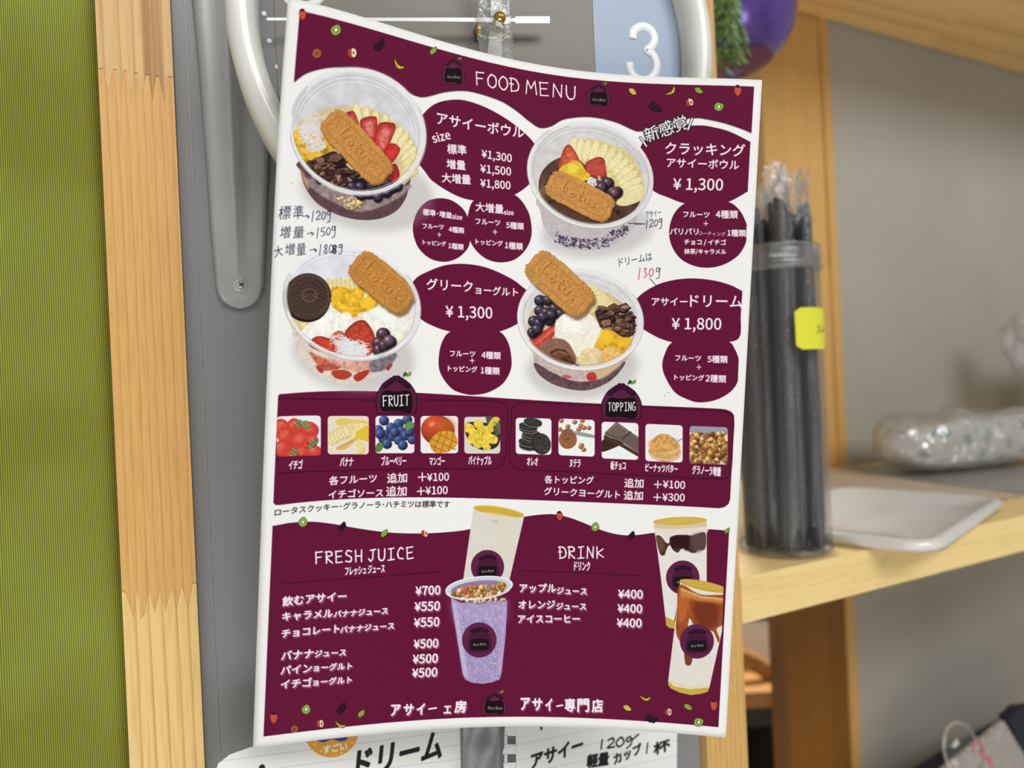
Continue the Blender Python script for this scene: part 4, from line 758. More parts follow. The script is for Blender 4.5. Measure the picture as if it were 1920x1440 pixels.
def wood(name, axis, light=(226, 182, 112), dark=(188, 134, 66), period=.0042, contrast=1.0, rough=.45, streak=None):
    """pine: bands run along `axis` ('x' or 'z' of the unit)"""
    m = bpy.data.materials.new(name); m.use_nodes = True; nt = m.node_tree; L = nt.links.new; N = nt.nodes.new
    p = nt.nodes['Principled BSDF']; p.inputs['Roughness'].default_value = rough; p.inputs['Specular IOR Level'].default_value = .35
    tc = N('ShaderNodeTexCoord'); oi = N('ShaderNodeObjectInfo')
    add = N('ShaderNodeVectorMath'); add.operation = 'ADD'; L(tc.outputs['Object'], add.inputs[0])
    sc = N('ShaderNodeVectorMath'); sc.operation = 'SCALE'; sc.inputs['Scale'].default_value = 1.7
    cmb = N('ShaderNodeCombineXYZ'); [L(oi.outputs['Random'], cmb.inputs[i]) for i in range(3)]
    L(cmb.outputs[0], sc.inputs[0]); L(sc.outputs[0], add.inputs[1])
    mp = N('ShaderNodeMapping'); L(add.outputs[0], mp.inputs[0])
    mp.inputs['Scale'].default_value = (1, 1, .045) if axis == 'z' else (.045, 1, 1)
    # wandering growth rings
    n1 = N('ShaderNodeTexNoise'); n1.inputs['Scale'].default_value = 28; n1.inputs['Detail'].default_value = 2; L(mp.outputs[0], n1.inputs['Vector'])
    wob = N('ShaderNodeVectorMath'); wob.operation = 'SCALE'; wob.inputs['Scale'].default_value = .011
    L(n1.outputs['Color'], wob.inputs[0]); a2 = N('ShaderNodeVectorMath'); a2.operation = 'ADD'; L(mp.outputs[0], a2.inputs[0]); L(wob.outputs[0], a2.inputs[1])
    wv = N('ShaderNodeTexWave'); wv.wave_type = 'BANDS'; wv.bands_direction = 'X' if axis == 'z' else 'DIAGONAL'; wv.wave_profile = 'SAW'
    wv.inputs['Scale'].default_value = .314 / period if axis == 'z' else .2 / period; wv.inputs['Distortion'].default_value = .6; wv.inputs['Detail'].default_value = 1
    L(a2.outputs[0], wv.inputs['Vector'])
    r = N('ShaderNodeValToRGB'); e = r.color_ramp.elements
    e[0].position = 0; e[0].color = srgb(light); e[1].position = 1; e[1].color = srgb(dark)
    k = e.new(.72); k.color = srgb(tuple(a * .94 + b * .06 for a, b in zip(light, dark))); k = e.new(.92); k.color = srgb(tuple(a * (1 - .6 * contrast) + b * .6 * contrast for a, b in zip(light, dark))); e[-1].color = srgb(tuple(a * (1 - contrast) + b * contrast for a, b in zip(light, dark)))
    L(wv.outputs['Fac'], r.inputs[0])
    if streak:      # darker heartwood bands at fixed places across the piece
        sx = N('ShaderNodeSeparateXYZ'); L(tc.outputs['Object'], sx.inputs[0]); wn = N('ShaderNodeTexNoise'); wn.inputs['Scale'].default_value = 12; L(tc.outputs['Object'], wn.inputs['Vector'])
        ad = N('ShaderNodeMath'); ad.operation = 'MULTIPLY_ADD'; ad.inputs[1].default_value = .0016; L(wn.outputs['Fac'], ad.inputs[0]); L(sx.outputs[0], ad.inputs[2])
        ms = N('ShaderNodeMapRange'); ms.inputs['From Min'].default_value = streak[0]; ms.inputs['From Max'].default_value = streak[1]; L(ad.outputs[0], ms.inputs[0])
        rs_ = N('ShaderNodeValToRGB'); rs_.color_ramp.interpolation = 'LINEAR'; el = rs_.color_ramp.elements; el[0].position = .0; el[0].color = (1, 1, 1, 1); el[1].position = 1.; el[1].color = (1, 1, 1, 1)
        for ps, cc in ((.60, (1, 1, 1, 1)), (.64, (.52, .36, .22, 1)), (.67, (.36, .22, .12, 1)), (.70, (.62, .46, .3, 1)), (.75, (.66, .5, .34, 1)), (.77, (.40, .25, .13, 1)), (.80, (.62, .46, .3, 1)), (.86, (.58, .42, .27, 1)), (.90, (1, 1, 1, 1))):
            k = el.new(ps); k.color = cc
        L(ms.outputs[0], rs_.inputs[0]); mq = N('ShaderNodeMix'); mq.data_type = 'RGBA'; mq.blend_type = 'MULTIPLY'; mq.inputs[0].default_value = .75; L(r.outputs[0], mq.inputs[6]); L(rs_.outputs[0], mq.inputs[7]); r = mq
    n2 = N('ShaderNodeTexNoise'); n2.inputs['Scale'].default_value = 900; n2.inputs['Detail'].default_value = 3; L(mp.outputs[0], n2.inputs['Vector'])
    mx = N('ShaderNodeMix'); mx.data_type = 'RGBA'; mx.blend_type = 'MULTIPLY'; mx.inputs[0].default_value = .35
    r2 = N('ShaderNodeValToRGB'); r2.color_ramp.elements[0].color = (.62, .55, .45, 1); r2.color_ramp.elements[0].position = .3; r2.color_ramp.elements[1].position = .55
    L(n2.outputs['Fac'], r2.inputs[0]); L(r.outputs[2 if streak else 0], mx.inputs[6]); L(r2.outputs[0], mx.inputs[7])
    hs = N('ShaderNodeHueSaturation'); mr = N('ShaderNodeMapRange'); mr.inputs['To Min'].default_value = .92; mr.inputs['To Max'].default_value = 1.04
    L(oi.outputs['Random'], mr.inputs[0]); L(mr.outputs[0], hs.inputs['Value']); L(mx.outputs[2], hs.inputs['Color']); L(hs.outputs[0], p.inputs['Base Color'])
    b = N('ShaderNodeBump'); b.inputs['Distance'].default_value = .0002; b.inputs['Strength'].default_value = .5; L(n2.outputs['Fac'], b.inputs['Height']); L(b.outputs[0], p.inputs['Normal'])
    return m
def film(name, tintc, haze=.2, rough=.08, gloss=.16, bump=None):
    """thin clear plastic: mostly see-through, a little milky, with a glossy surface"""
    m = bpy.data.materials.new(name); m.use_nodes = True; nt = m.node_tree; L = nt.links.new; N = nt.nodes.new
    nt.nodes.remove(nt.nodes['Principled BSDF']); out = nt.nodes['Material Output']
    tr = N('ShaderNodeBsdfTransparent'); df = N('ShaderNodeBsdfDiffuse'); df.inputs[0].default_value = srgb(tintc)
    gl = N('ShaderNodeBsdfGlossy'); gl.inputs['Roughness'].default_value = rough
    m1 = N('ShaderNodeMixShader'); m1.inputs[0].default_value = haze; L(tr.outputs[0], m1.inputs[1]); L(df.outputs[0], m1.inputs[2])
    fr = N('ShaderNodeLayerWeight'); fr.inputs['Blend'].default_value = .22
    mul = N('ShaderNodeMath'); mul.operation = 'MULTIPLY_ADD'; mul.inputs[1].default_value = .55; mul.inputs[2].default_value = gloss; mul.use_clamp = True
    L(fr.outputs['Fresnel'], mul.inputs[0])
    m2 = N('ShaderNodeMixShader'); L(mul.outputs[0], m2.inputs[0]); L(m1.outputs[0], m2.inputs[1]); L(gl.outputs[0], m2.inputs[2]); L(m2.outputs[0], out.inputs[0])
    if bump:
        tc = N('ShaderNodeTexCoord'); n = N('ShaderNodeTexNoise'); n.inputs['Scale'].default_value = bump[0]; n.inputs['Detail'].default_value = 2; n.inputs['Distortion'].default_value = 1.2
        L(tc.outputs['Object'], n.inputs['Vector']); b = N('ShaderNodeBump'); b.inputs['Distance'].default_value = bump[1]; b.inputs['Strength'].default_value = 1
        L(n.outputs['Fac'], b.inputs['Height']); L(b.outputs[0], gl.inputs['Normal']); L(b.outputs[0], df.inputs['Normal'])
    return m
def printed(name, image, rough=.5, spec=.3, bump=True):
    m = bpy.data.materials.new(name); m.use_nodes = True; nt = m.node_tree; p = nt.nodes['Principled BSDF']
    t = nt.nodes.new('ShaderNodeTexImage'); t.image = image; t.interpolation = 'Cubic'; t.extension = 'EXTEND'
    nt.links.new(t.outputs[0], p.inputs['Base Color']); p.inputs['Roughness'].default_value = rough; p.inputs['Specular IOR Level'].default_value = spec
    if bump:
        tc = nt.nodes.new('ShaderNodeTexCoord'); n = nt.nodes.new('ShaderNodeTexNoise'); n.inputs['Scale'].default_value = 900
        nt.links.new(tc.outputs['Object'], n.inputs['Vector']); b = nt.nodes.new('ShaderNodeBump'); b.inputs['Distance'].default_value = .00004; b.inputs['Strength'].default_value = .6
        nt.links.new(n.outputs['Fac'], b.inputs['Height']); nt.links.new(b.outputs[0], p.inputs['Normal'])
    return m

# ------------------------------------------------------------------ object helpers
def tag(o, label=None, cat=None, group=None, kind=None):
    if label: o['label'] = label
    if cat: o['category'] = cat
    if group: o['group'] = group
    if kind: o['kind'] = kind
    return o
def empty(name, matrix, label, cat, group=None):
    o = bpy.data.objects.new(name, None); COL.objects.link(o); o.matrix_world = matrix; o.empty_display_size = .02
    return tag(o, label, cat, group)
def mesh(name, verts, faces, mats, parent=None, smooth=False, matrix=None, uv=None, midx=None):
    me = bpy.data.meshes.new(name); me.from_pydata([tuple(v) for v in verts], [], [tuple(f) for f in faces])
    for m_ in (mats if isinstance(mats, (list, tuple)) else [mats]): me.materials.append(m_)
    if midx is not None: me.polygons.foreach_set('material_index', midx)
    if smooth: me.polygons.foreach_set('use_smooth', [True] * len(me.polygons))
    if uv is not None:
        l = me.uv_layers.new(name='uv'); vi = np.zeros(len(me.loops), int); me.loops.foreach_get('vertex_index', vi)
        l.data.foreach_set('uv', np.asarray(uv, np.float32)[vi].ravel())
    me.update(); o = bpy.data.objects.new(name, me); COL.objects.link(o)
    if parent is not None: o.parent = parent
    if matrix is not None: o.matrix_world = matrix
    return o
def from_bm(name, bm, mats, parent=None, smooth=False, matrix=None):
    me = bpy.data.meshes.new(name); bm.normal_update(); bm.to_mesh(me); bm.free()
    for m_ in (mats if isinstance(mats, (list, tuple)) else [mats]): me.materials.append(m_)
    if smooth: me.polygons.foreach_set('use_smooth', [True] * len(me.polygons))
    o = bpy.data.objects.new(name, me); COL.objects.link(o)
    if parent is not None: o.parent = parent
    if matrix is not None: o.matrix_world = matrix
    return o
def bmbox(lo, hi, bev=.0):
    bm = bmesh.new(); bmesh.ops.create_cube(bm, size=1)
    for v in bm.verts: v.co = Vector([lo[i] + (v.co[i] + .5) * (hi[i] - lo[i]) for i in range(3)])
    if bev: bmesh.ops.bevel(bm, geom=bm.edges[:], offset=bev, segments=2, profile=.6, affect='EDGES')
    return bm
def prism(name, pts, y0, y1, m, parent=None, bev=0, matrix=None, ydir=None):
    """outline in x,z extruded along y"""
    bm = bmesh.new(); a = [bm.verts.new((p[0], y0, p[1])) for p in pts]; f = bm.faces.new(a)
    r = bmesh.ops.extrude_face_region(bm, geom=[f]); vs = [v for v in r['geom'] if isinstance(v, bmesh.types.BMVert)]
    for v in vs: v.co.y = y1
    bmesh.ops.recalc_face_normals(bm, faces=bm.faces[:])
    if bev: bmesh.ops.bevel(bm, geom=bm.edges[:], offset=bev, segments=2, profile=.6, affect='EDGES')
    return from_bm(name, bm, m, parent, matrix=matrix)
def lathe(prof, n=48, axis='z', a0=0, a1=2 * math.pi):
    """prof: (radius, height) -> verts, faces"""
    V, Fc = [], []; closed = a1 - a0 > 6.28; k = n if closed else n + 1
    for r, h in prof:
        for i in range(k):
            t = a0 + (a1 - a0) * i / n
            V.append((r * math.cos(t), r * math.sin(t), h) if axis == 'z' else (r * math.cos(t), h, r * math.sin(t)))
    for j in range(len(prof) - 1):
        for i in range(n):
            a, b = j * k + i, j * k + (i + 1) % k
            Fc.append((a, b, b + k, a + k) if axis == 'z' else (a, a + k, b + k, b))
    return V, Fc
def tube(pts, r, n=8, cap=True):
    pts = [Vector(p) for p in pts]; V, Fc = [], []; N_ = len(pts); prev = None
    for i, p in enumerate(pts):
        t = (pts[min(i + 1, N_ - 1)] - pts[max(i - 1, 0)]).normalized()
        u = t.orthogonal().normalized() if prev is None else (prev - t * prev.dot(t)).normalized(); prev = u; w_ = t.cross(u)
        rr = r[i] if isinstance(r, (list, tuple)) else r
        for k in range(n): a = 2 * math.pi * k / n; V.append(p + (u * math.cos(a) + w_ * math.sin(a)) * rr)
    for i in range(N_ - 1):
        for k in range(n): a, b = i * n + k, i * n + (k + 1) % n; Fc.append((a, b, b + n, a + n))
    if cap: Fc.append(tuple(reversed(range(n)))); Fc.append(tuple(range((N_ - 1) * n, N_ * n)))
    return V, Fc
def grid_faces(nu, nv): return [(j * (nu + 1) + i, j * (nu + 1) + i + 1, (j + 1) * (nu + 1) + i + 1, (j + 1) * (nu + 1) + i) for j in range(nv) for i in range(nu)]

# ------------------------------------------------------------------ room
M_WALL = mat('grey_wall_paint', (178, 174, 162), .8, bump=(160, .0004, .3), tint=(3, (171, 167, 155)))
M_FLOOR = mat('floor_vinyl', (196, 190, 180), .5, tint=(4, (180, 174, 164)))
def struct(name, lo, hi, m, matrix=None): return tag(from_bm(name, bmbox(lo, hi), m, matrix=matrix), kind='structure')
struct('floor', (-2.6, -2.6, -.1), (3.4, 3.4, 0), M_FLOOR)
struct('wall_far', (-2.6, 3.3, 0), (3.4, 3.4, 2.8), M_WALL)
UM = UNIT.m @ Matrix.Translation((0, 0, -CAM_H))       # the unit's frame with its origin on the floor
H = CAM_H
wb = struct('wall_back', (.694, .329, 0), (2.6, .37, 2.8), M_WALL, matrix=UM)

# ------------------------------------------------------------------ the pine shelf unit
W_Z = wood('pine_upright', 'z', contrast=.7); W_TOP = wood('pine_upright_pale', 'z', light=(216, 178, 118), dark=(176, 122, 62), period=.0062, contrast=.6, streak=(-.1977, -.1675)); W_MID = wood('pine_upright_honey', 'z', light=(222, 172, 102), dark=(188, 128, 60), period=.0038, contrast=.55); W_BOT = wood('pine_upright_yellow', 'z', light=(240, 204, 132), dark=(206, 146, 66), period=.0058, contrast=.9); W_X = wood('pine_board', 'x', light=(250, 220, 152), dark=(228, 186, 116), period=.012, contrast=.3)
W_U = wood('pine_underside', 'x', light=(250, 210, 140), dark=(214, 160, 90), period=.02, contrast=.6)
unit = empty('shelf_unit', UM, 'pine shelf unit with finger-jointed uprights framing the menu and deep boards to the right', 'shelf unit')
def zline(px_, py_, y=0): q = UNIT.at_depth(px_, py_, y); return q.x, q.z + H
# left upright, three lengths meeting in finger joints
xl, xr_ = -.1977, -.1675
def fingers(pts_px):
    return [zline(*p) for p in pts_px]
J1 = fingers([(180, 129), (193, 129), (204, 174), (212, 131), (219, 131), (225, 181), (232, 133), (238, 133), (244, 184), (252, 137), (258, 137), (266, 187), (273, 141), (279, 141), (286, 190), (293, 143), (298, 143), (308, 192), (314, 144), (323, 145)])
J2 = fingers([(226, 1108), (236, 1112), (250, 1158), (258, 1104), (264, 1160), (272, 1148), (279, 1104), (290, 1150), (300, 1104), (310, 1146), (321, 1100), (331, 1144), (341, 1098), (353, 1143), (361, 1094), (366, 1094)])
J1 = [(xl, J1[0][1])] + J1[1:-1] + [(xr_, J1[-1][1])]; J2 = [(xl, J2[0][1])] + J2[1:-1] + [(xr_, J2[-1][1])]
g = .00028
prism('upright_length', [(xl, 2.1), (xr_, 2.1)] + [(a, b + g) for a, b in J1[::-1]], 0, .03, W_TOP, unit)
prism('upright_length', J1 + [(a, b + g) for a, b in J2[::-1]], 0, .03, W_MID, unit)
prism('upright_length', J2 + [(xr_, 0), (xl, 0)], 0, .03, W_BOT, unit)
from_bm('upright', bmbox((.1302, 0, 0), (.1653, .03, 2.1), .0012), W_Z, unit)
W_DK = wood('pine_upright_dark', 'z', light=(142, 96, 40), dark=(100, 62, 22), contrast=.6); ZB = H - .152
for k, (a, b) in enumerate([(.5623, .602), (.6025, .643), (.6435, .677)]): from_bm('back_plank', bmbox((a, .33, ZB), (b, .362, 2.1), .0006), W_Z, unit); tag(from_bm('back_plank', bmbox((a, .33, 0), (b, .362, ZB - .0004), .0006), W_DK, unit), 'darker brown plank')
tag(from_bm('back_edge_strip', bmbox((.6774, .326, 0), (.6930, .364, 2.1), .001), W_Z, unit))
# shelf boards built of glued strips; the near strips have a butt joint
def board(zt, zb, m, joints, nstrip=7):
    wd = .327 / nstrip
    for k in range(nstrip):
        y0, y1 = k * wd + .00012, (k + 1) * wd - .00012
        xs = [.1656] + joints[k % len(joints)] + [1.6]
        for a, b in zip(xs[:-1], xs[1:]): from_bm('board_strip', bmbox((a + .0001, y0, zb), (b - .0001, y1, zt), .0005), m, unit)
ZS = -.1372 + H
board(ZS, ZS - .031, W_X, [[.3157, .95], [.52], [.74, 1.2], [.41], [.6], [.85], [.3, 1.1]])
board(.495 + H + .031, .495 + H, W_U, [[.5], [.9], [.62], [1.05], [.45], [.88], [.905]])
board(.62, .59, W_U, [[.5], [.9], [.62], [1.05], [.45], [.88], [.7]])

# ------------------------------------------------------------------ grey panel between the uprights
M_PANEL = mat('grey_panel_paint', (136, 136, 136), .42, spec=.4, bump=(700, .00006, .5), tint=(9, (131, 131, 130)))
panel = empty('display_board', UM, 'flat grey board standing between the two pine uprights behind the clock and menu', 'panel')
from_bm('sheet', bmbox((xr_ + .0004, .006, .02), (.1298, .014, 2.05), .0006), M_PANEL, panel)
a = zline(346, 0, .006); b = zline(412, 1425, .006)
mesh('seam', [(a[0] - .0003, .0055, a[1] + .1), (a[0] + .0003, .0055, a[1] + .1), (b[0] + .0003, .0055, b[1] - .3), (b[0] - .0003, .0055, b[1] - .3), (a[0] - .0003, .0061, a[1] + .1), (a[0] + .0003, .0061, a[1] + .1), (b[0] + .0003, .0061, b[1] - .3), (b[0] - .0003, .0061, b[1] - .3)],
     [(0, 1, 2, 3), (0, 4, 5, 1), (3, 2, 6, 7), (0, 3, 7, 4), (1, 5, 6, 2)], mat('pale_seam', (142, 142, 140), .4), panel)

# grey moulded arm with the screw
M_ARM = mat('grey_moulded_plastic', (166, 166, 163), .3, spec=.5, tint=(30, (160, 160, 157)))
arm = empty('bracket_arm', UM @ Matrix.Translation((*zline(450, 535)[:1], 0, zline(450, 535)[1])), 'pale grey ridged plastic arm with rounded foot, screwed on left of the menu', 'bracket')
ac = Vector((zline(450, 535)[0], 0, zline(450, 535)[1]))
rows = [(-150, 340, 520, 418), (0, 362, 512, 430), (120, 373, 508, 434), (300, 387, 503, 439), (420, 395, 499, 443), (500, 402, 496, 448), (535, 405, 495, 450), (552, 409, 491, 451), (565, 417, 483, 451), (573, 429, 472, 451), (578, 446, 456, 451)]
V = []; NS = 24
for j, (y, l, r_, rd) in enumerate(rows):
    fade = min(1, max(0, (512 - y) / 50)); edge = 1 if y < 560 else max(.2, (580 - y) / 20)
    for i in range(NS + 1):
        s_ = i / NS; x = l + (r_ - l) * s_; pr = (rd - l) / (r_ - l); dd = (s_ - pr)
        hgt = .0035 + fade * (.0045 * math.exp(-(dd / .13) ** 2) + (.0012 if s_ < pr else -.0006))
        hgt *= min(1, (min(s_, 1 - s_) / .06 + .02)) ** .5 * edge
        q = UNIT.at_depth(x, y, .004 - hgt); V.append(Vector((q.x, q.y, q.z + H)) - ac)
mesh('arm_shell', V, grid_faces(NS, len(rows) - 1), M_ARM, arm, smooth=True)
M_SCREW = mat('painted_screw', (190, 188, 180), .35, metal=.3)
V, Fc = lathe([(.0033, .0), (.0032, -.0007), (.0023, -.001), (.0021, -.0006), (.002, -.0016), (.0016, -.0021), (.0001, -.0023)], 28, 'y')
q = UNIT.at_depth(451, 535, 0.0015); off = Vector((q.x, 0.0010, q.z + H)) - ac
sc_ = mesh('screw', [Vector(v) + off for v in V], Fc, M_SCREW, arm, smooth=True)
M_SLOT = mat('screw_recess', (44, 44, 50), .5)
bm = bmesh.new()
for t in (40, 130):
    c_, s_ = math.cos(math.radians(t)), math.sin(math.radians(t))
    r0 = bmesh.ops.create_cube(bm, size=1)
    for v in r0['verts']: x, y, z = v.co.x * .0026, v.co.y * .0004, v.co.z * .00062; v.co = Vector((x * c_ - z * s_, y - .00225, x * s_ + z * c_)) + off
o = from_bm('cross_slot', bm, M_SLOT, None); o.parent = sc_

# ------------------------------------------------------------------ green curtain
def weave():
    m = bpy.data.materials.new('green_woven_cloth'); m.use_nodes = True; nt = m.node_tree; L = nt.links.new; N = nt.nodes.new
    p = nt.nodes['Principled BSDF']; p.inputs['Roughness'].default_value = .75; p.inputs['Specular IOR Level'].default_value = .2; p.inputs['Sheen Weight'].default_value = .15
    tc = N('ShaderNodeTexCoord'); w1 = N('ShaderNodeTexWave'); w1.bands_direction = 'X'; w1.inputs['Scale'].default_value = .314 / .00085; w1.inputs['Distortion'].default_value = .25
    w2 = N('ShaderNodeTexWave'); w2.bands_direction = 'Z'; w2.inputs['Scale'].default_value = .314 / .00075; w2.inputs['Distortion'].default_value = .25
    L(tc.outputs['Object'], w1.inputs['Vector']); L(tc.outputs['Object'], w2.inputs['Vector'])
    mm = N('ShaderNodeMath'); mm.operation = 'MULTIPLY'; L(w1.outputs['Fac'], mm.inputs[0])
    m3 = N('ShaderNodeMath'); m3.operation = 'MULTIPLY_ADD'; m3.inputs[1].default_value = .5; m3.inputs[2].default_value = .5; L(w2.outputs['Fac'], m3.inputs[0]); L(m3.outputs[0], mm.inputs[1])
    r = N('ShaderNodeValToRGB'); r.color_ramp.elements[0].color = srgb((98, 102, 24)); r.color_ramp.elements[1].color = srgb((170, 174, 76)); r.color_ramp.elements[1].position = .8
    L(mm.outputs[0], r.inputs[0]); n_ = N('ShaderNodeTexNoise'); n_.inputs['Scale'].default_value = 9; L(tc.outputs['Object'], n_.inputs['Vector']); q_ = N('ShaderNodeMix'); q_.data_type = 'RGBA'; q_.blend_type = 'MULTIPLY'; q_.inputs[0].default_value = 1; r3 = N('ShaderNodeValToRGB'); r3.color_ramp.elements[0].position = .38; r3.color_ramp.elements[0].color = (.82, .78, .62, 1); r3.color_ramp.elements[1].position = .66; r3.color_ramp.elements[1].color = (1, 1.12, 1.15, 1); L(n_.outputs['Fac'], r3.inputs[0]); L(r.outputs[0], q_.inputs[6]); L(r3.outputs[0], q_.inputs[7]); L(q_.outputs[2], p.inputs['Base Color'])
    b = N('ShaderNodeBump'); b.inputs['Distance'].default_value = .00015; b.inputs['Strength'].default_value = .7; L(mm.outputs[0], b.inputs['Height']); L(b.outputs[0], p.inputs['Normal'])
    return m
V = []; nu, nv = 60, 50
for j in range(nv + 1):
    for i in range(nu + 1):
        u, v = i / nu, j / nv; x = -.50 + (.50 - .1981) * u; z = 2.05 - 1.9 * v
        y = .012 + .010 * math.sin(u * 21 + .6 * math.sin(v * 5) + 1.0) * min(1, (1 - u) * 5) + .003 * math.sin(u * 50 + v * 9) * min(1, (1 - u) * 6)
        V.append((x, y, z))
cu_ = mesh('green_curtain', V, grid_faces(nu, nv), weave(), None, smooth=True, matrix=UM)
md = cu_.modifiers.new('thickness', 'SOLIDIFY'); md.thickness = .0008
tag(cu_, 'olive green loosely woven curtain hanging left of the left pine upright', 'curtain')

# ------------------------------------------------------------------ wall clock
CLK = Frame(15.0, Vector((0, 0, H)) + ray(935, 38) * .325)
CL0 = Vector((-.0034, 0, -.0024)); CR = .1138
clock = empty('wall_clock', CLK.m @ Matrix.Translation(CL0), 'round white rimmed wall clock with grey metal dial behind the top of the menu', 'clock')
def ck(px_, py_, y=0): q = CLK.at_depth(px_, py_, y); return Vector((q.x, q.y, q.z)) - CL0
M_BEZ = mat('white_clock_plastic', (222, 220, 211), .25, spec=.5, coat=.2)
V, Fc = lathe([(.100, .034), (.1125, .034), (CR, .020), (CR, .004), (.1125, .0005), (.1095, -.0012), (.1055, -.0008), (.1025, .0015), (.1012, .006), (.1008, .013)], 128, 'y')
mesh('bezel', V, Fc, M_BEZ, clock, smooth=True)
def brushed(name, col, rough=.34):
    m = mat(name, col, rough, metal=.35, spec=.3); nt = m.node_tree; p = nt.nodes['Principled BSDF']
    tc = nt.nodes.new('ShaderNodeTexCoord'); mp = nt.nodes.new('ShaderNodeMapping'); mp.inputs['Scale'].default_value = (40, 1, 3000); n = nt.nodes.new('ShaderNodeTexNoise'); n.inputs['Scale'].default_value = 1
    nt.links.new(tc.outputs['Object'], mp.inputs[0]); nt.links.new(mp.outputs[0], n.inputs['Vector'])
    b = nt.nodes.new('ShaderNodeBump'); b.inputs['Distance'].default_value = .00002; b.inputs['Strength'].default_value = .6; nt.links.new(n.outputs['Fac'], b.inputs['Height']); nt.links.new(b.outputs[0], p.inputs['Normal'])
    return m
DY = .012
V, Fc = lathe([(.0001, DY), (.1012, DY), (.1012, DY + .002)], 96, 'y')
mesh('dial', V, Fc, brushed('grey_dial', (112, 114, 114), .5), clock)
xL, xR = ck(517, 60, DY).x, ck(1112, 60, DY).x
pts = []
for k in range(97):
    t = 2 * math.pi * k / 96; x, z = .1005 * math.cos(t), .1005 * math.sin(t); pts.append((max(xL, min(xR, x)), z))
pts = [p for i, p in enumerate(pts) if i == 0 or (abs(p[0] - pts[i - 1][0]) + abs(p[1] - pts[i - 1][1])) > 1e-5][:-1]
prism('dial_centre_plate', pts[::-1], DY - .0006, DY - .00005, brushed('warm_grey_dial_plate', (118, 114, 106), .5), clock)
pts = [(xR + .0002, math.sqrt(.1004 ** 2 - xR ** 2))] + [(.1004 * math.cos(t), .1004 * math.sin(t)) for t in np.linspace(math.acos(xR / .1004), -math.acos(xR / .1004), 40)]
prism('dial_side_plate', pts, DY - .0008, DY - .0001, brushed('silver_blue_plate', (142, 154, 170), .5), clock)
M_NUM = mat('white_numeral', (236, 238, 238), .35)
def stroke(name, p, r, m, parent):
    c_ = catmull([tuple(v) for v in p], 5); V, Fc = tube([Vector(v) for v in c_], r, 8); V = [Vector((v.x, (v.y - DY) * .35 + DY - .0006, v.z)) for v in V]
    return mesh(name, V, Fc, m, parent, smooth=True)
stroke('numeral', [ck(840 + a / 3.2, b / 3.2, DY) for a, b in [(1106, 238), (1112, 188), (1160, 162), (1212, 182), (1236, 238), (1216, 288), (1188, 305), (1226, 332), (1248, 390), (1236, 450), (1190, 486), (1130, 476), (1092, 436), (1084, 378)]], .0024, M_NUM, clock)
stroke('numeral', [ck(a, b, DY) for a, b in [(528, -16), (545, 5), (568, 12), (592, 6), (606, -14), (608, -60), (590, -84), (562, -84), (546, -62), (556, -42), (584, -38), (604, -52)]], .0019, M_NUM, clock)
for p in [(495, 26), (505, 77), (520, 126), (1246, 74), (1249, 112)]:
    c_ = ck(*p, DY); V, Fc = lathe([(.0011, 0), (.001, -.0005), (.0001, -.0006)], 16, 'y'); mesh('minute_dot', [Vector(v) + Vector((c_.x, DY, c_.z)) for v in V], Fc, M_NUM, clock, smooth=True)
M_HAND = mat('pale_grey_hand', (198, 198, 194), .4)
def bar(name, pp, y, m, parent, th=.0006):
    return prism(name, [(v.x, v.z) for v in [ck(*p, y) for p in pp]], y, y + th, m, parent)
bar('hour_hand', [(924, -70), (938, -70), (942, 40), (920, 40)], .006, M_HAND, clock)
bar('minute_hand', [(921, 40), (941, 40), (941, 150), (943, 300), (917, 300), (913, 110)], .0045, M_HAND, clock)
bar('second_hand', [(500, 33), (935, 33), (966, 34), (966, 30.5), (1031, 30.5), (1031, 43.5), (966, 43.5), (966, 40.5), (935, 41), (500, 38)], .0028, M_NUM, clock, .0004)
M_BRASS = mat('brass', (206, 176, 92), .18, metal=1)
c_ = ck(928, 50, .006); V, Fc = lathe([(.0046, .006), (.0046, -.001), (.0034, -.0018), (.0001, -.002)], 32, 'y'); mesh('hub_washer', [Vector(v) + Vector((c_.x, .006, c_.z)) for v in V], Fc, mat('grey_washer', (150, 148, 142), .3, metal=.7), clock, smooth=True)
c_ = ck(936, 37, 0); V, Fc = lathe([(.0022, .006)] + [(.0030 * math.cos(t), -.0012 - .0030 * math.sin(t)) for t in np.linspace(0, 1.5, 8)], 24, 'y'); mesh('hub_knob', [Vector(v) + Vector((c_.x, 0, c_.z)) for v in V], Fc, M_BRASS, clock, smooth=True)
for p in [(899, 55), (941, 63)]:
    c_ = ck(*p, .008); V, Fc = lathe([(.0026 * math.cos(t), -.0018 * math.sin(t)) for t in np.linspace(0, 1.5, 6)], 16, 'y'); mesh('brass_stud', [Vector((v[0] * .75, v[1], v[2] * 1.4)) + Vector((c_.x, .009, c_.z)) for v in V], Fc, M_BRASS, clock, smooth=True)

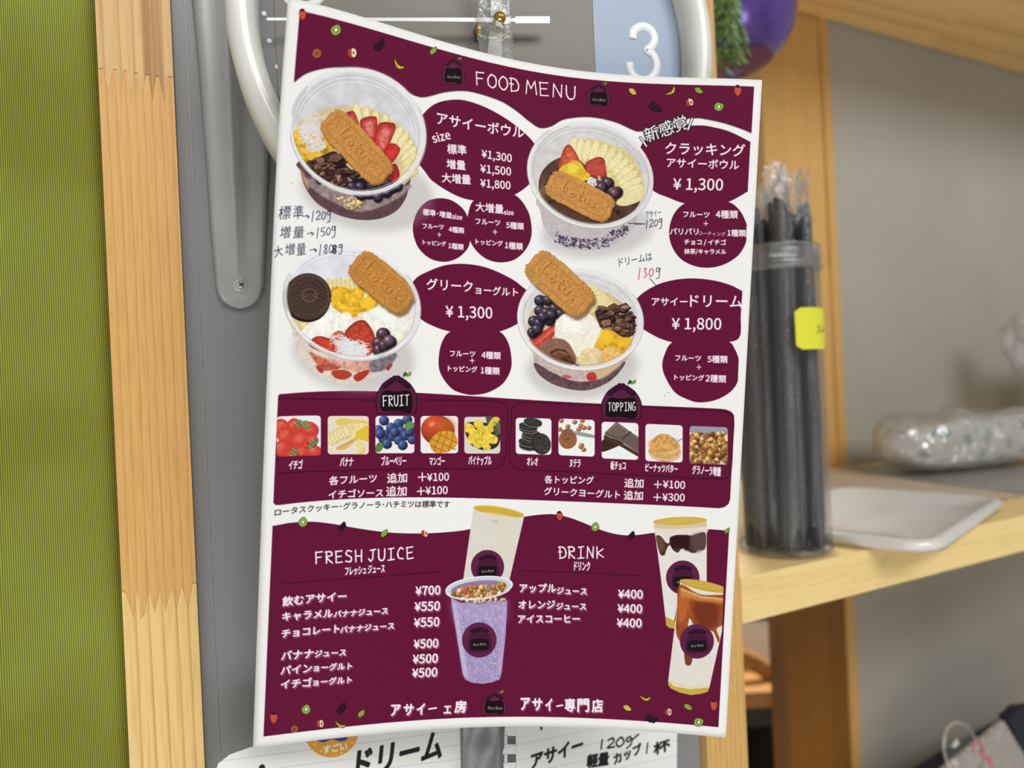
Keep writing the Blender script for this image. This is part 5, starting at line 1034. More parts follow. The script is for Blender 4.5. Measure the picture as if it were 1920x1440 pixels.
# ------------------------------------------------------------------ the menu sheet
def cam2w(X, Y, Z): return right * (X / 1000) + up * (-Y / 1000) + Vector((0, Z / 1000, 0)) + Vector((0, 0, H))
nu, nv = 84, 112; V, UVs = [], []
for j in range(nv + 1):
    for i in range(nu + 1):
        u, v = i / nu, j / nv; X, Y, Z = sheet_cam(u, v); V.append(cam2w(float(X), float(Y), float(Z))); UVs.append((u, 1 - v))
fr = grid_faces(nu, nv); n0 = len(V)
for j in range(nv + 1):
    for i in range(nu + 1):
        u, v = i / nu, j / nv; X, Y, Z = sheet_cam(u, v); V.append(cam2w(float(X), float(Y), float(Z) + .22)); UVs.append((u, 1 - v))
fb = [tuple(n0 + q for q in reversed(f)) for f in fr]; rim = []
for i in range(nu): rim += [(i + 1, i, n0 + i, n0 + i + 1), (nv * (nu + 1) + i, nv * (nu + 1) + i + 1, n0 + nv * (nu + 1) + i + 1, n0 + nv * (nu + 1) + i)]
for j in range(nv): a = j * (nu + 1); b = a + nu + 1; rim += [(a, b, n0 + b, n0 + a), (b + nu, a + nu, n0 + a + nu, n0 + b + nu)]
M_PAPER = mat('white_paper', (234, 233, 228), .6, spec=.3)
base = cam2w(*[float(k) for k in sheet_cam(.5, 1.)])
menu = mesh('menu_sheet', [v - base for v in V], [tuple(reversed(f)) for f in fr + fb + rim], [printed('menu_print', MENU_IMAGE, .6, .06), M_PAPER], None, smooth=True, uv=UVs, midx=[0] * len(fr) + [1] * (len(fb) + len(rim)))
menu.location = base
tag(menu, 'curved white and plum printed food menu sheet with bowl photos and yen prices', 'menu')

# clear tape that holds the menu to the clock
def strip_between(name, cols, m, label, cat, wob=0.):
    V = [Vector(p) for row in cols for p in row]; n = len(cols[0]) - 1; c0 = V[len(V) // 2].copy()
    o = mesh(name, [v - c0 for v in V], grid_faces(n, len(cols) - 1), m, None, smooth=True); o.location = c0
    md = o.modifiers.new('thickness', 'SOLIDIFY'); md.thickness = .00005
    return tag(o, label, cat)
M_TAPE = film('clear_tape', (226, 226, 220), .10, .12, .05, bump=(260, .0006))
rows_ = []
for y in list(range(-60, 121, 6)):
    row = []
    for i in range(9):
        x = 893 + (958 - 893) * i / 8 + (y * .045) + 1.6 * math.sin(y * .16 + i)
        z = .3235 if y < 70 else .3235 - (y - 70) / 50 * .0062
        z -= .0016 * math.exp(-((y - 45) / 18) ** 2) * math.sin(math.pi * i / 8) + .0006 * math.sin(i * 2.1 + y * .12)
        row.append(Vector((0, 0, H)) + ray(x, y) * (z * (1 if y < 105 else .9995)))
    rows_.append(row)
strip_between('clear_tape', rows_, M_TAPE, 'strip of clear tape running from the clock hub onto the top edge of the menu', 'tape')

# ------------------------------------------------------------------ paper notes under the menu (flat prints in the panel's frame)
class Flat:
    """a flat thing standing parallel to the panel at depth y, with its print laid out over a window x0..x1, y0..y1 of the photo"""
    def __init__(s, y, box, ppm=5000):
        s.y = y; cs = [UNIT.at_depth(px_, py_, y) for px_ in box[::2] for py_ in box[1::2]]
        s.x0, s.x1 = min(c.x for c in cs), max(c.x for c in cs); s.z0, s.z1 = min(c.z for c in cs), max(c.z for c in cs)
        s.k = ppm; s.w, s.h = int((s.x1 - s.x0) * ppm), int((s.z1 - s.z0) * ppm)
    def tex(s, p):
        out = []
        for a, b in np.asarray(p).reshape(-1, 2): q = UNIT.at_depth(a, b, s.y); out.append(((q.x - s.x0) * s.k, (s.z1 - q.z) * s.k))
        return np.array(out)
    def uv(s, x, z): return ((x - s.x0) / (s.x1 - s.x0), (z - s.z0) / (s.z1 - s.z0))
    def loc(s, a, b): q = UNIT.at_depth(a, b, s.y); return (q.x, q.z)
def flat_sheet(name, F_, outlines, painter, label, cat, th=.0002, mname=None):
    """polygons (list of px outlines) -> one thin solid sheet with the print on its face"""
    img = painter.image(name + '_print'); c0 = F_.loc(*outlines[0][0]); bm = bmesh.new(); uvl = bm.loops.layers.uv.new('uv')
    for ol in outlines:
        pts = [F_.loc(*p) for p in ol]
        for y in (0, 1):
            vs = [bm.verts.new((p[0] - c0[0], y * th, p[1] - c0[1])) for p in pts]
            f = bm.faces.new(vs if y else vs); f.material_index = y
            for l_, p in zip(f.loops, pts): l_[uvl].uv = F_.uv(*p)
        # rim
    bmesh.ops.recalc_face_normals(bm, faces=bm.faces[:])
    o = from_bm(name, bm, [printed(name + '_face', img, .55, .3), M_PAPER], None, matrix=UM @ Matrix.Translation((c0[0], F_.y, c0[1] + H)))
    return tag(o, label, cat)
def rules(Pt, x0, x1, ys, dy, col=(196, 198, 200)):
    for y in ys: Pt.line([(x0, y), (x1, y + dy)], 2.2, col)
FA = Flat(-.030, (390, 1330, 880, 1560)); PA = Painter(FA.w, FA.h, (234, 233, 228), FA.tex)
for y in range(1340, 1640, 27): PA.line([(400, y + 62), (880, y)], 1.6, (198, 200, 202))
PA.text('ドリーム', (666, 1462), (826, 1420), (18, 18, 20), bold=2.2, h=52, slant=.12)
PA.ell(491, 1441, 6, 8, 10, (18, 18, 20)); PA.V(0, 0, 1)
flat_sheet('memo_note', FA, [[(404, 1448), (409, 1432), (431, 1415), (470, 1401), (540, 1384), (600, 1330), (862, 1330), (866, 1560), (398, 1560)]], PA, 'white ruled note under the menu, left one, reading ドリーム in black marker', 'note')
FB = Flat(-.031, (935, 1320, 1280, 1560)); PB = Painter(FB.w, FB.h, (232, 232, 229), FB.tex)
for y in range(1330, 1700, 28): PB.line([(935, y + 75), (1280, y)], 1.6, (196, 198, 200))
def marker(strokes, wd=6): 
    for s_ in strokes: PB.line(catmull(s_, 5) if len(s_) > 2 else s_, wd, (24, 24, 26))
PB.text('アサイー', (996, 1442), (1092, 1408), (24, 24, 26), bold=1.8, h=27, slant=.1)
marker([[(1129, 1387), (1127, 1404)], [(1140, 1388), (1149, 1384), (1150, 1391), (1139, 1402), (1152, 1400)], [(1163, 1383), (1155, 1392), (1160, 1400), (1170, 1392), (1165, 1382)], [(1182, 1381), (1174, 1386), (1178, 1391), (1184, 1384), (1183, 1395), (1175, 1403)], [(1184, 1388), (1197, 1377)]], 5)
PB.text('軽量', (1100, 1440), (1140, 1434), (24, 24, 26), bold=1.9, h=24); PB.text('カップ', (1152, 1434), (1203, 1412), (24, 24, 26), bold=1.6, h=20); marker([[(1214, 1393), (1212, 1412)]], 5); PB.text('杯', (1226, 1416), (1256, 1406), (24, 24, 26), bold=1.8, h=22)
marker([[(1014, 1352), (1015, 1367)]], 6)
ol = [[(967, 1320), (1270, 1320), (1268, 1560), (969, 1560)]]
y = 1345
while y < 1550:
    ol.append([(946 + 3 * math.sin(y), y + 17), (967, y + 17), (967.2, y + 35), (944 + 2 * math.cos(y), y + 35)]); ol.append([(946, y - 1), (951, y - 1), (951, y + 18), (946, y + 18)]); y += 34
flat_sheet('memo_note', FB, ol, PB, 'white ruled ring-pad note reading 120g under the menu, right of the other note', 'note')
# round sticker
FS = Flat(-.0306, (565, 1300, 680, 1425), 8000); PS = Painter(FS.w, FS.h, (226, 156, 50), FS.tex)
PS.ell(621, 1366, 54, 54, 0, (224, 158, 54)); PS.blob([(586, 1340), (650, 1340), (652, 1382), (638, 1390), (622, 1386), (606, 1392), (594, 1386), (596, 1372)], (56, 58, 140))
for x, y in [(590, 1396), (602, 1408), (584, 1386), (650, 1404), (660, 1392), (640, 1412)]: PS.ell(x, y, 2.6, 2.2, 0, (240, 196, 110))
PS.text('すごい', (606, 1413), (650, 1405), (244, 240, 232), bold=1.6, h=14)
flat_sheet('round_sticker', FS, [[(621 + 52 * math.cos(t), 1367 + 53 * math.sin(t)) for t in np.linspace(0, 2 * math.pi, 40, endpoint=False)]], PS, 'round orange sticker reading すごい, stuck on the left note', 'sticker')
# clear film strip between the notes
rows_ = [[Vector((0, 0, H)) + ray(x + .02 * (y - 1380), y) * (.348 + .0008 * math.sin(x * .11 + y * .03) + .0004 * math.sin(y * .07)) for x in np.linspace(864, 940, 12)] for y in range(1340, 1500, 8)]
strip_between('clear_tape', rows_, film('wrinkled_tape', (120, 120, 126), .10, .3, .02, bump=(40, .0004)), 'wrinkled clear tape strip on the grey board between the two notes', 'tape')
# ------------------------------------------------------------------ on the shelf: container of straws
def Uw(x, y, z): return UM @ Vector((x, y, z + H))
def at(x, y, z, rot=0): return UM @ Matrix.Translation((x, y, z + H)) @ Matrix.Rotation(rot, 4, 'Z')
TOP = -.1372
cup = UNIT.at_height(1472, 1030, TOP)
CX, CY = cup.x, cup.y; CRAD = .0343
M_CUP = film('frosted_clear_plastic', (206, 208, 214), .035, .35, .01)
M_CUPR = film('frosted_rim_plastic', (222, 222, 220), .06, .2, .05)
tub = empty('straw_container', at(CX, CY, TOP), 'tall clear plastic container full of black straws on the pine shelf beside the menu', 'container')
V, Fc = lathe([(.0001, .0006), (.030, .0006), (.0335, .0022), (.0343, .006), (.0340, .12), (.0338, .225)], 64)
mesh('body', V, Fc, M_CUP, tub, smooth=True)
V, Fc = lathe([(.0345, .2125), (.0362, .214), (.0362, .2155), (.0345, .217), (.0345, .2215), (.0358, .223), (.0358, .2245), (.0345, .226), (.0345, .2295), (.0352, .231), (.0340, .232), (.0326, .230), (.0326, .2125), (.0345, .2125)], 64)
mesh('screw_rim', V, Fc, M_CUPR, tub, smooth=True)
V, Fc = lathe([(.0338, .001), (.0350, .002), (.0352, .004), (.0344, .0062)], 64); mesh('foot_ring', V, Fc, M_CUPR, tub, smooth=True)
# yellow label: angle measured toward the camera
camv = UM.inverted() @ Vector((0, 0, H)); ca = math.atan2(camv.y - CY, camv.x - CX)
def cup_ang(px_): 
    c = UNIT._r(px_, 720); e = UNIT._r(1472 - (1472 - 1472), 720); d0 = Vector((CX - camv.x, CY - camv.y)); a_ = math.atan2(c.y, c.x) - math.atan2(d0.y, d0.x)
    s_ = d0.length * math.sin(a_) / (CRAD + .0006); return ca - math.asin(max(-1, min(1, s_))) * -1 if False else ca + math.pi * 0 + math.asin(max(-.97, min(.97, s_))) * -1
LP = Painter(320, 300, (226, 226, 62), lambda p: p)
LP.text('スム–', (120, 190), (230, 170), (50, 50, 40), bold=.8, h=56, slant=.2)
limg = LP.image('label_print')
a0 = cup_ang(1472 + 22); a1 = a0 + (-1.45 if cup_ang(1540) < cup_ang(1480) else 1.45)
zt = UNIT.at_depth(1500, 575, CY).z - TOP; 
def zc(py_): r_ = UNIT._r(1520, py_); d_ = math.hypot(CX - camv.x, CY - camv.y) - .02; return d_ * r_.z / math.hypot(r_.x, r_.y) - TOP
zt, zb = zc(577), zc(655)
V, UVs, Fc = [], [], []
nA, nZ = 24, 10
for j in range(nZ + 1):
    for i in range(nA + 1):
        u, v = i / nA, j / nZ; rr = .08
        # rounded corners: pull the ends in
        zz = zt + (zb - zt) * v; inset = 0
        for vv in (v, 1 - v):
            if vv < rr * 1.4: inset = (1 - math.sqrt(max(0, 1 - (1 - vv / (rr * 1.4)) ** 2))) * .09
        uu = inset + u * (1 - 2 * inset); t = a0 + (a1 - a0) * uu
        V.append(((CRAD + .0006) * math.cos(t), (CRAD + .0006) * math.sin(t), zz)); UVs.append((uu, 1 - v))
lab = mesh('label', V, [tuple(reversed(f)) for f in grid_faces(nA, nZ)], printed('yellow_label_face', limg, .45, .3, bump=False), tub, smooth=True, uv=UVs)
tag(lab, 'bright yellow paper label with pencilled kana')
# straws, each in its clear sleeve
M_STRAW = mat('black_straw_plastic', (20, 22, 30), .35, spec=.4, coat=.1); M_STRAWB = mat('navy_black_straw_plastic', (30, 34, 54), .3, spec=.5)
M_SLEEVE = film('crinkled_clear_sleeve', (236, 234, 230), .05, .08, .08, bump=(420, .0012))
rs2 = random.Random(11)
spots = [(0, 0)] + [(.0123 * math.cos(t), .0123 * math.sin(t)) for t in np.arange(6) * math.pi / 3] + [(.0243 * math.cos(t), .0243 * math.sin(t)) for k_, t in enumerate(np.arange(12) * math.pi / 6) if k_ not in (2, 7, 9)]
S_LABEL = 'black straw in a clear crinkled sleeve, one of the bundle in the tall container'
proto = None
def make_straw(L_):
    t = empty('drinking_straw', Matrix.Identity(4), S_LABEL, 'straw', 'black straws in the clear container')
    r = .0051; V = []; n = 14
    for (rr, z0) in ((r, 0), (r, 1)):
        for k in range(n): a_ = 2 * math.pi * k / n; V.append((rr * math.cos(a_), rr * math.sin(a_), (L_ - .006 + .006 * math.cos(a_)) * z0))
    for z0 in (1, 0):
        for k in range(n): a_ = 2 * math.pi * k / n; V.append((r * .86 * math.cos(a_), r * .86 * math.sin(a_), (L_ - .006 + .006 * math.cos(a_)) * z0))
    Fc = [(j * n + k, j * n + (k + 1) % n, (j + 1) % 4 * n + (k + 1) % n, (j + 1) % 4 * n + k) for j in range(4) for k in range(n)]
    mesh('tube', V, Fc, M_STRAW, t, smooth=False)
    V = []; n = 16; zs = [0, .02, .06, .1, .14, .18, .22, L_ - .01, L_ - .002, L_ + .004, L_ + .008, L_ + .013, L_ + .018, L_ + .022, L_ + .027]
    for j, z in enumerate(zs):
        fl = min(1, max(0, (z - L_) / .014)); fl0 = min(1, max(0, (.01 - z) / .01))
        for k in range(n):
            a_ = 2 * math.pi * k / n; rr = r + .0006 + rs2.uniform(-.0003, .0003) * (1 + 5 * fl)
            V.append((rr * math.cos(a_) * (1 + .35 * fl), rr * math.sin(a_) * (1 - .85 * fl) * (1 - .6 * fl0) + .0015 * fl * math.sin(3 * a_ + j), z + fl * rs2.uniform(-.001, .001)))
    Fc = [(j * n + k, j * n + (k + 1) % n, (j + 1) * n + (k + 1) % n, (j + 1) * n + k) for j in range(len(zs) - 1) for k in range(n)]
    mesh('sleeve', V, Fc, M_SLEEVE, t, smooth=False)
    return t
def copy_thing(o):
    c_ = o.copy(); COL.objects.link(c_)
    for ch in list(o.children):
        d = ch.copy(); COL.objects.link(d); d.parent = c_
    return c_
protos = [make_straw(.250), make_straw(.262)]
for i, (a_, b_) in enumerate(spots):
    o = protos[i % 2] if i < 2 else copy_thing(protos[i % 2])
    base_ = Vector((CX + a_, CY + b_, TOP + H + .004)); lean = Vector((.0012, .001, .23)).normalized()
    o.matrix_world = UM @ Matrix.Translation(base_) @ lean.to_track_quat('Z', 'Y').to_matrix().to_4x4() @ Matrix.Rotation(rs2.uniform(0, 3.1), 4, 'Z')

# ------------------------------------------------------------------ beige sheet, lid, clear film, wipes pack, crumpled bag
def hp(px_, py_, z=TOP): q = UNIT.at_height(px_, py_, z); return Vector((q.x, q.y, q.z + H))
def ground_sheet(name, pts_px, z, th, m, label, cat, sub=1, wob=0.0):
    P3 = [hp(*p, z) for p in pts_px]; c0 = sum(P3, Vector()) / len(P3); c0.z = z + H; bm = bmesh.new()
    f = bm.faces.new([bm.verts.new(p - c0) for p in P3]); 
    if f.normal.z < 0: f.normal_flip()
    r_ = bmesh.ops.extrude_face_region(bm, geom=[f])
    for v in r_['geom']:
        if isinstance(v, bmesh.types.BMVert): v.co.z += th
    bmesh.ops.recalc_face_normals(bm, faces=bm.faces[:])
    return tag(from_bm(name, bm, m, None, matrix=UM @ Matrix.Translation(c0)), label, cat)
ground_sheet('paper_sheet', [(1530, 884), (1600, 878), (1740, 893), (1920, 915), (2100, 935), (2060, 950), (1925, 931), (1912, 934), (1900, 932), (1888, 938), (1878, 936), (1868, 944), (1800, 950), (1700, 962), (1600, 975), (1530, 965)], TOP + .0003, .0008, mat('beige_paper', (202, 186, 164), .6, tint=(40, (190, 172, 150))), 'beige paper sheet with a torn corner lying on the shelf under the milky lid', 'paper')
ground_sheet('plastic_bag', [(1575, 876), (1640, 872), (1760, 866), (2100, 880), (2200, 950), (1920, 926), (1790, 911), (1690, 897), (1600, 883)], TOP + .0015, .0006, film('grey_clear_bag_film', (214, 214, 210), .4, .12, .12, bump=(60, .002)), 'flat glossy clear plastic bag on the shelf in front of the wrapped packs', 'bag')
# milky lid
M_LID = film('milky_lid_plastic', (250, 247, 240), .64, .18, .08)
Fp = UNIT.at_height(1758, 1036, TOP + .004); Rp = UNIT.at_height(1888, 944, TOP + .004)
ex_ = Vector((Rp.x - Fp.x, Rp.y - Fp.y, 0)); Lx = ex_.length + .004; ang = math.atan2(ex_.y, ex_.x); Ly = .150
def rrect(lx, ly, r, n=8, z=0):
    out = []
    for cx, cy, a_ in ((lx / 2 - r, ly / 2 - r, 0), (-lx / 2 + r, ly / 2 - r, 90), (-lx / 2 + r, -ly / 2 + r, 180), (lx / 2 - r, -ly / 2 + r, 270)):
        for k in range(n + 1): t = math.radians(a_ + 90 * k / n); out.append((cx + r * math.cos(t), cy + r * math.sin(t), z))
    return out
loops = [(.0, .0, .026), (.0015, .0045, .027), (-.0005, .0085, .026), (-.006, .0088, .022), (-.009, .0055, .020), (-.017, .0050, .016), (-.020, .0028, .014), (-.060, .0026, .010)]
V, Fc = [], []
for ins, z, r in loops: V += rrect(Lx + 2 * ins, Ly + 2 * ins, max(r, .004), z=z)
nn = 36
for j in range(len(loops) - 1):
    for k in range(nn): a_, b_ = j * nn + k, j * nn + (k + 1) % nn; Fc.append((a_, b_, b_ + nn, a_ + nn))
Fc.append(tuple(range((len(loops) - 1) * nn, len(loops) * nn)))
lidm = UM @ Matrix.Translation((Fp.x, Fp.y, TOP + .0016 + H)) @ Matrix.Rotation(ang, 4, 'Z') @ Matrix.Translation((Lx / 2 - .002, Ly / 2 + .001, 0))
lid = mesh('container_lid', V, Fc, M_LID, None, smooth=True, matrix=lidm)
md = lid.modifiers.new('thickness', 'SOLIDIFY'); md.thickness = .0008
tag(lid, 'milky translucent rectangular lid with rounded corners overhanging the front edge of the shelf', 'lid')
# wrapped packs: a pillow of clear film around printed towels
def pillow(lx, ly, lz, seed, nx=64, ny=26, crinkle=.004, flat=.5):
    r_ = np.random.RandomState(seed); V = []; ph = r_.rand(12) * 6.28; fr_ = r_.uniform(20, 120, 12); dr = r_.rand(12) * 3.14
    for j in range(ny):
        t = 2 * math.pi * j / ny
        for i in range(nx + 1):
            s_ = -1 + 2 * i / nx; w_ = (1 - abs(s_) ** 5) ** .5 if abs(s_) < 1 else 0
            y = ly / 2 * math.copysign(abs(math.cos(t)) ** .5, math.cos(t)) * (w_ * .9 + .1 * (1 - abs(s_))); z = lz / 2 * math.copysign(abs(math.sin(t)) ** .55, math.sin(t)) * w_
            x = s_ * lx / 2
            c_ = sum(math.sin(fr_[k] * (x * math.cos(dr[k]) + (y + z) * math.sin(dr[k])) + ph[k]) for k in range(12)) / 5 * crinkle * w_
            d_ = Vector((0, math.cos(t), math.sin(t))); p = Vector((x, y, z)) + d_ * c_ * (1 if math.sin(t) > -.3 else .1); V.append(p)
    Fc = [(j * (nx + 1) + i, ((j + 1) % ny) * (nx + 1) + i, ((j + 1) % ny) * (nx + 1) + i + 1, j * (nx + 1) + i + 1) for j in range(ny) for i in range(nx)]
    return V, Fc
def dotted(name):
    m = mat(name, (226, 225, 220), .6); nt = m.node_tree; N = nt.nodes.new; L = nt.links.new
    tc = N('ShaderNodeTexCoord'); v = N('ShaderNodeTexVoronoi'); v.inputs['Scale'].default_value = 42; L(tc.outputs['Object'], v.inputs['Vector'])
    r = N('ShaderNodeValToRGB'); r.color_ramp.elements[0].position = .28; r.color_ramp.elements[0].color = srgb((96, 148, 134)); r.color_ramp.elements[1].position = .36; r.color_ramp.elements[1].color = srgb((226, 225, 220))
    L(v.outputs['Distance'], r.inputs[0]); L(r.outputs[0], nt.nodes['Principled BSDF'].inputs['Base Color']); return m
pk = UNIT.at_height(1640, 884, TOP); PL = .31
def pack(x, y, z, rot, label, seed, lx=PL):
    t = empty('towel_pack', at(x, y, z, rot), label, 'pack', 'wrapped hand towel packs')
    V, Fc = pillow(lx * .93, .084, .056, seed, 40, 18, .0015); mesh('towels', [(v[0], v[1], v[2] + .036) for v in V], Fc, dotted('teal_spotted_towels'), t, smooth=True)
    V, Fc = pillow(lx, .106, .070, seed + 1, 130, 40, .0050); mesh('clear_wrapper', [(v[0], v[1], v[2] + .038) for v in V], Fc, film('pack_wrapper_film', (232, 232, 226), .34, .05, .26, bump=(50, .010)), t, smooth=True)
    return t
pack(pk.x + PL / 2 - .050, pk.y - .062, TOP + .0022, math.radians(-4), 'clear wrapped pack with teal spots lying toward the back of the shelf', 5)
# crumpled clear bag at the right edge
def crumple(r, seed, m, name, sx=1, sy=1, sz=1, amp=.35):
    bm = bmesh.new(); bmesh.ops.create_icosphere(bm, subdivisions=4, radius=1); r_ = np.random.RandomState(seed); pts = r_.randn(26, 3); pts /= np.linalg.norm(pts, axis=1)[:, None]; am = r_.uniform(-1, 1, 26)
    for v in bm.verts:
        c_ = np.array(v.co); d = pts @ c_; k = 1 + amp * float((am * np.maximum(0, d - .55) / .45).sum()) * .8 + .12 * abs(math.sin(9 * c_[0] + 7 * c_[2])) ; v.co = Vector((v.co.x * r * sx * k, v.co.y * r * sy * k, v.co.z * r * sz * k))
    return bm
cb = UNIT.at_depth(1925, 640, .22)
bagr = empty('crumpled_bag', at(cb.x + .012, .22, TOP + .0022), 'crumpled clear plastic bag standing at the right end of the shelf against the grey wall', 'bag')
bm = crumple(.034, 3, None, '', 1.0, .9, 1.25, .5)
zc_ = cb.z - TOP
for v in bm.verts: v.co.z += zc_; v.co.x -= .0
M_CRUM = film('crumpled_film', (240, 240, 240), .36, .08, .24, bump=(60, .004))
from_bm('bag_neck', bm, M_CRUM, bagr)
bm = crumple(.075, 9, None, '', 1.0, .9, 1.0, .3)
for v in bm.verts: v.co.z = max(0.0, v.co.z + .085); v.co.x += .15
from_bm('bag_body', bm, M_CRUM, bagr)
bm = crumple(.040, 21, None, '', 1.7, .8, .9, .3)
for v in bm.verts: v.co.z = v.co.z + zc_ * .72; v.co.x += .072
from_bm('bag_fold', bm, M_CRUM, bagr)

# ------------------------------------------------------------------ hanging planter with trailing fern, top right of the clock
pc = UNIT.at_depth(1372, 22, .17); dist = (UNIT.m @ pc - Vector((0, 0, H))).length; pr = 116 / F * (UNIT.m @ pc).y
planter = empty('hanging_planter', at(pc.x, pc.y, pc.z - pr), 'glossy purple round planter hanging under the upper board behind the clock', 'planter')
M_PUR = mat('metallic_purple_glaze', (112, 84, 172), .22, metal=.55, coat=.5, tint=(30, (96, 66, 150)))
V, Fc = lathe([(.0001 + pr * math.sin(t), pr - pr * math.cos(t)) for t in np.linspace(0.02, 2.15, 26)] + [(pr * .80, pr * 1.50), (pr * .76, pr * 1.46)] + [(pr * .93 * math.sin(t), pr - pr * .93 * math.cos(t)) for t in np.linspace(2.1, .4, 14)], 56)
mesh('bowl', V, Fc, M_PUR, planter, smooth=True)
V, Fc = lathe([(pr * 1.0 * math.sin(t) + .0012, pr - pr * 1.0 * math.cos(t) - .0008) for t in np.linspace(.15, .62, 10)], 56)
tag(mesh('lower_band', V, Fc, mat('plum_matt_glaze', (104, 58, 84), .45), planter, smooth=True), 'matt plum band around the bottom')
M_CORD = mat('dark_cord', (60, 50, 60), .7); zt_ = .495 - (pc.z - pr)
for k in range(3):
    t = 2.1 * k + .5; V, Fc = tube([(pr * .82 * math.cos(t), pr * .82 * math.sin(t), pr * 1.5), (pr * .2 * math.cos(t), pr * .2 * math.sin(t), zt_ - .02), (0, 0, zt_)], .0011, 6); mesh('cord', V, Fc, M_CORD, planter)
M_LEAF = mat('fern_green', (104, 138, 62), .5, tint=(60, (64, 96, 40))); M_STEM = mat('fern_stem', (84, 108, 52), .6)
fern = empty('trailing_fern', at(pc.x, pc.y, pc.z + pr * .45), 'feathery green fern trailing over the front of the purple planter', 'plant')
V, Fc = lathe([(.0001, 0), (pr * .74, 0), (pr * .7, .006), (.0001, .012)], 24); mesh('soil', V, Fc, mat('dark_soil', (52, 42, 34), .9, bump=(300, .002, 1)), fern)
rs3 = random.Random(5)
fi = (UM @ Matrix.Translation((pc.x, pc.y, pc.z + pr * .45 + H))).inverted()
for (x0, y0, x1, y1, dep) in [(1352, -60, 1346, 96, -.02), (1360, -50, 1352, 132, -.03), (1368, -60, 1386, 70, -.03), (1365, -50, 1372, 122, -.04), (1372, -20, 1400, 96, -.03), (1348, -30, 1341, 60, -.01), (1362, 20, 1392, 118, -.04)]:
    pts = []
    for k in range(12):
        t = k / 11; q = UNIT.at_depth(x0 + (x1 - x0) * t ** 1.5, y0 + (y1 - y0) * t, pc.y - pr * 1.06 + dep * (1 - abs(1 - 2 * t)) * .6)
        pts.append(Vector((q.x, q.y, q.z)) - Vector((pc.x, pc.y, pc.z + pr * .45)))
    pts.insert(0, Vector((0, -pr * .5, .01)))
    V, Fc = tube(pts, .0006, 5); st_ = mesh('stem', V, Fc, M_STEM, fern)
    LV, LF = [], []
    for k in range(1, len(pts) - 1):
        for sgn in (-1, 1):
            for m_ in range(2):
                p = pts[k].lerp(pts[k + 1], m_ / 3); d = Vector((sgn * rs3.uniform(.5, 1), rs3.uniform(-.5, .3), -rs3.uniform(.3, 1.1))).normalized() * rs3.uniform(.008, .015); w_ = d.cross(Vector((0, 1, .2))).normalized() * .0012
                n_ = len(LV); LV += [p, p + d * .5 + w_, p + d, p + d * .5 - w_]; LF.append((n_, n_ + 1, n_ + 2, n_ + 3))
    fo = mesh('foliage', LV, LF, M_LEAF, None); fo.parent = st_; tag(fo, kind='stuff')

# ------------------------------------------------------------------ low right: navy bag, clear pouch, dome lid on the lower shelf
LZ = .62 - H
def ray_y(px_, py_, y): return UNIT.at_depth(px_, py_, y)
A_ = ray_y(1690, 1445, .24); B_ = ray_y(1880, 1338, .24); C_ = ray_y(1960, 1318, .24)
navy = empty('navy_bag', at(A_.x, .16, LZ), 'dark navy cloth bag standing on the lowest shelf, its slanted top edge showing', 'bag')
M_NAVY = mat('navy_cloth', (34, 38, 58), .7, bump=(500, .0004, .6), tint=(20, (26, 28, 44)))
prof = [(A_.x - .05, LZ), (A_.x - .04, A_.z - .03), (A_.x, A_.z), ((A_.x + B_.x) / 2, (A_.z + B_.z) / 2), (B_.x, B_.z), (C_.x, C_.z), (C_.x + .12, C_.z - .01), (C_.x + .14, LZ)]
rings = []
for (yy, ins) in [(.0, .014), (.008, .004), (.03, 0), (.075, 0), (.10, .004), (.108, .014)]:
    cx_ = sum(p[0] for p in prof) / len(prof); cz_ = sum(p[1] for p in prof) / len(prof)
    rings.append([(p[0] + (cx_ - p[0]) * ins * 3 - A_.x, yy - .02, max(0, p[1] - LZ - ins * (p[1] > LZ + .01))) for p in prof])
V = [v for r_ in rings for v in r_]; n = len(prof)
Fc = [(j * n + k, (j + 1) * n + k, (j + 1) * n + (k + 1) % n, j * n + (k + 1) % n) for j in range(len(rings) - 1) for k in range(n)] + [tuple(range(n)), tuple(reversed(range((len(rings) - 1) * n, len(rings) * n)))]
mesh('body', V, Fc, M_NAVY, navy)
V, Fc = tube([Vector((p[0] - A_.x, -.021, p[1] - LZ - .002)) for p in prof[1:7]], .0035, 8); mesh('piping', V, Fc, mat('dark_piping', (22, 24, 34), .5), navy, smooth=True)
ear = [ray_y(*p, .132) for p in [(1883, 1345), (1905, 1325), (1935, 1322), (1960, 1345), (1950, 1440), (1925, 1440)]]
c0 = ear[0]
prism('side_pocket', [(p.x - A_.x, p.z - LZ) for p in ear], -.032, -.021, M_NAVY, navy)
def pouch_mat():
    m = film('pouch_film', (206, 200, 190), .6, .08, .16, bump=(110, .006)); return m
pts = [ray_y(*p, .118) for p in [(1768, 1446), (1828, 1398), (1884, 1352), (1925, 1420), (1945, 1500), (1780, 1500)]]
q0 = pts[0]
pou = prism('clear_pouch', [(p.x - q0.x, p.z - q0.z) for p in pts], 0, .006, pouch_mat(), None, bev=.002, matrix=at(q0.x, .118, q0.z))
tag(pou, 'cloudy clear pouch leaning on the front of the navy bag', 'pouch')
dc = ray_y(1802, 1402, .10); dr_ = 48 / F * (UNIT.m @ dc).y
V, Fc = lathe([(dr_ * math.cos(t), dr_ * .55 * math.sin(t)) for t in np.linspace(0, 1.54, 12)] , 40); V2, F2 = lathe([(dr_, 0), (dr_ * 1.07, .0005), (dr_ * 1.08, .002), (dr_, .0022)], 40)
dome_ = empty('dome_lid', at(dc.x, dc.y, dc.z - .004) @ Matrix.Rotation(math.radians(72), 4, 'X'), 'clear domed cup lid with a pink squiggle, leaning on the cloudy pouch', 'lid')
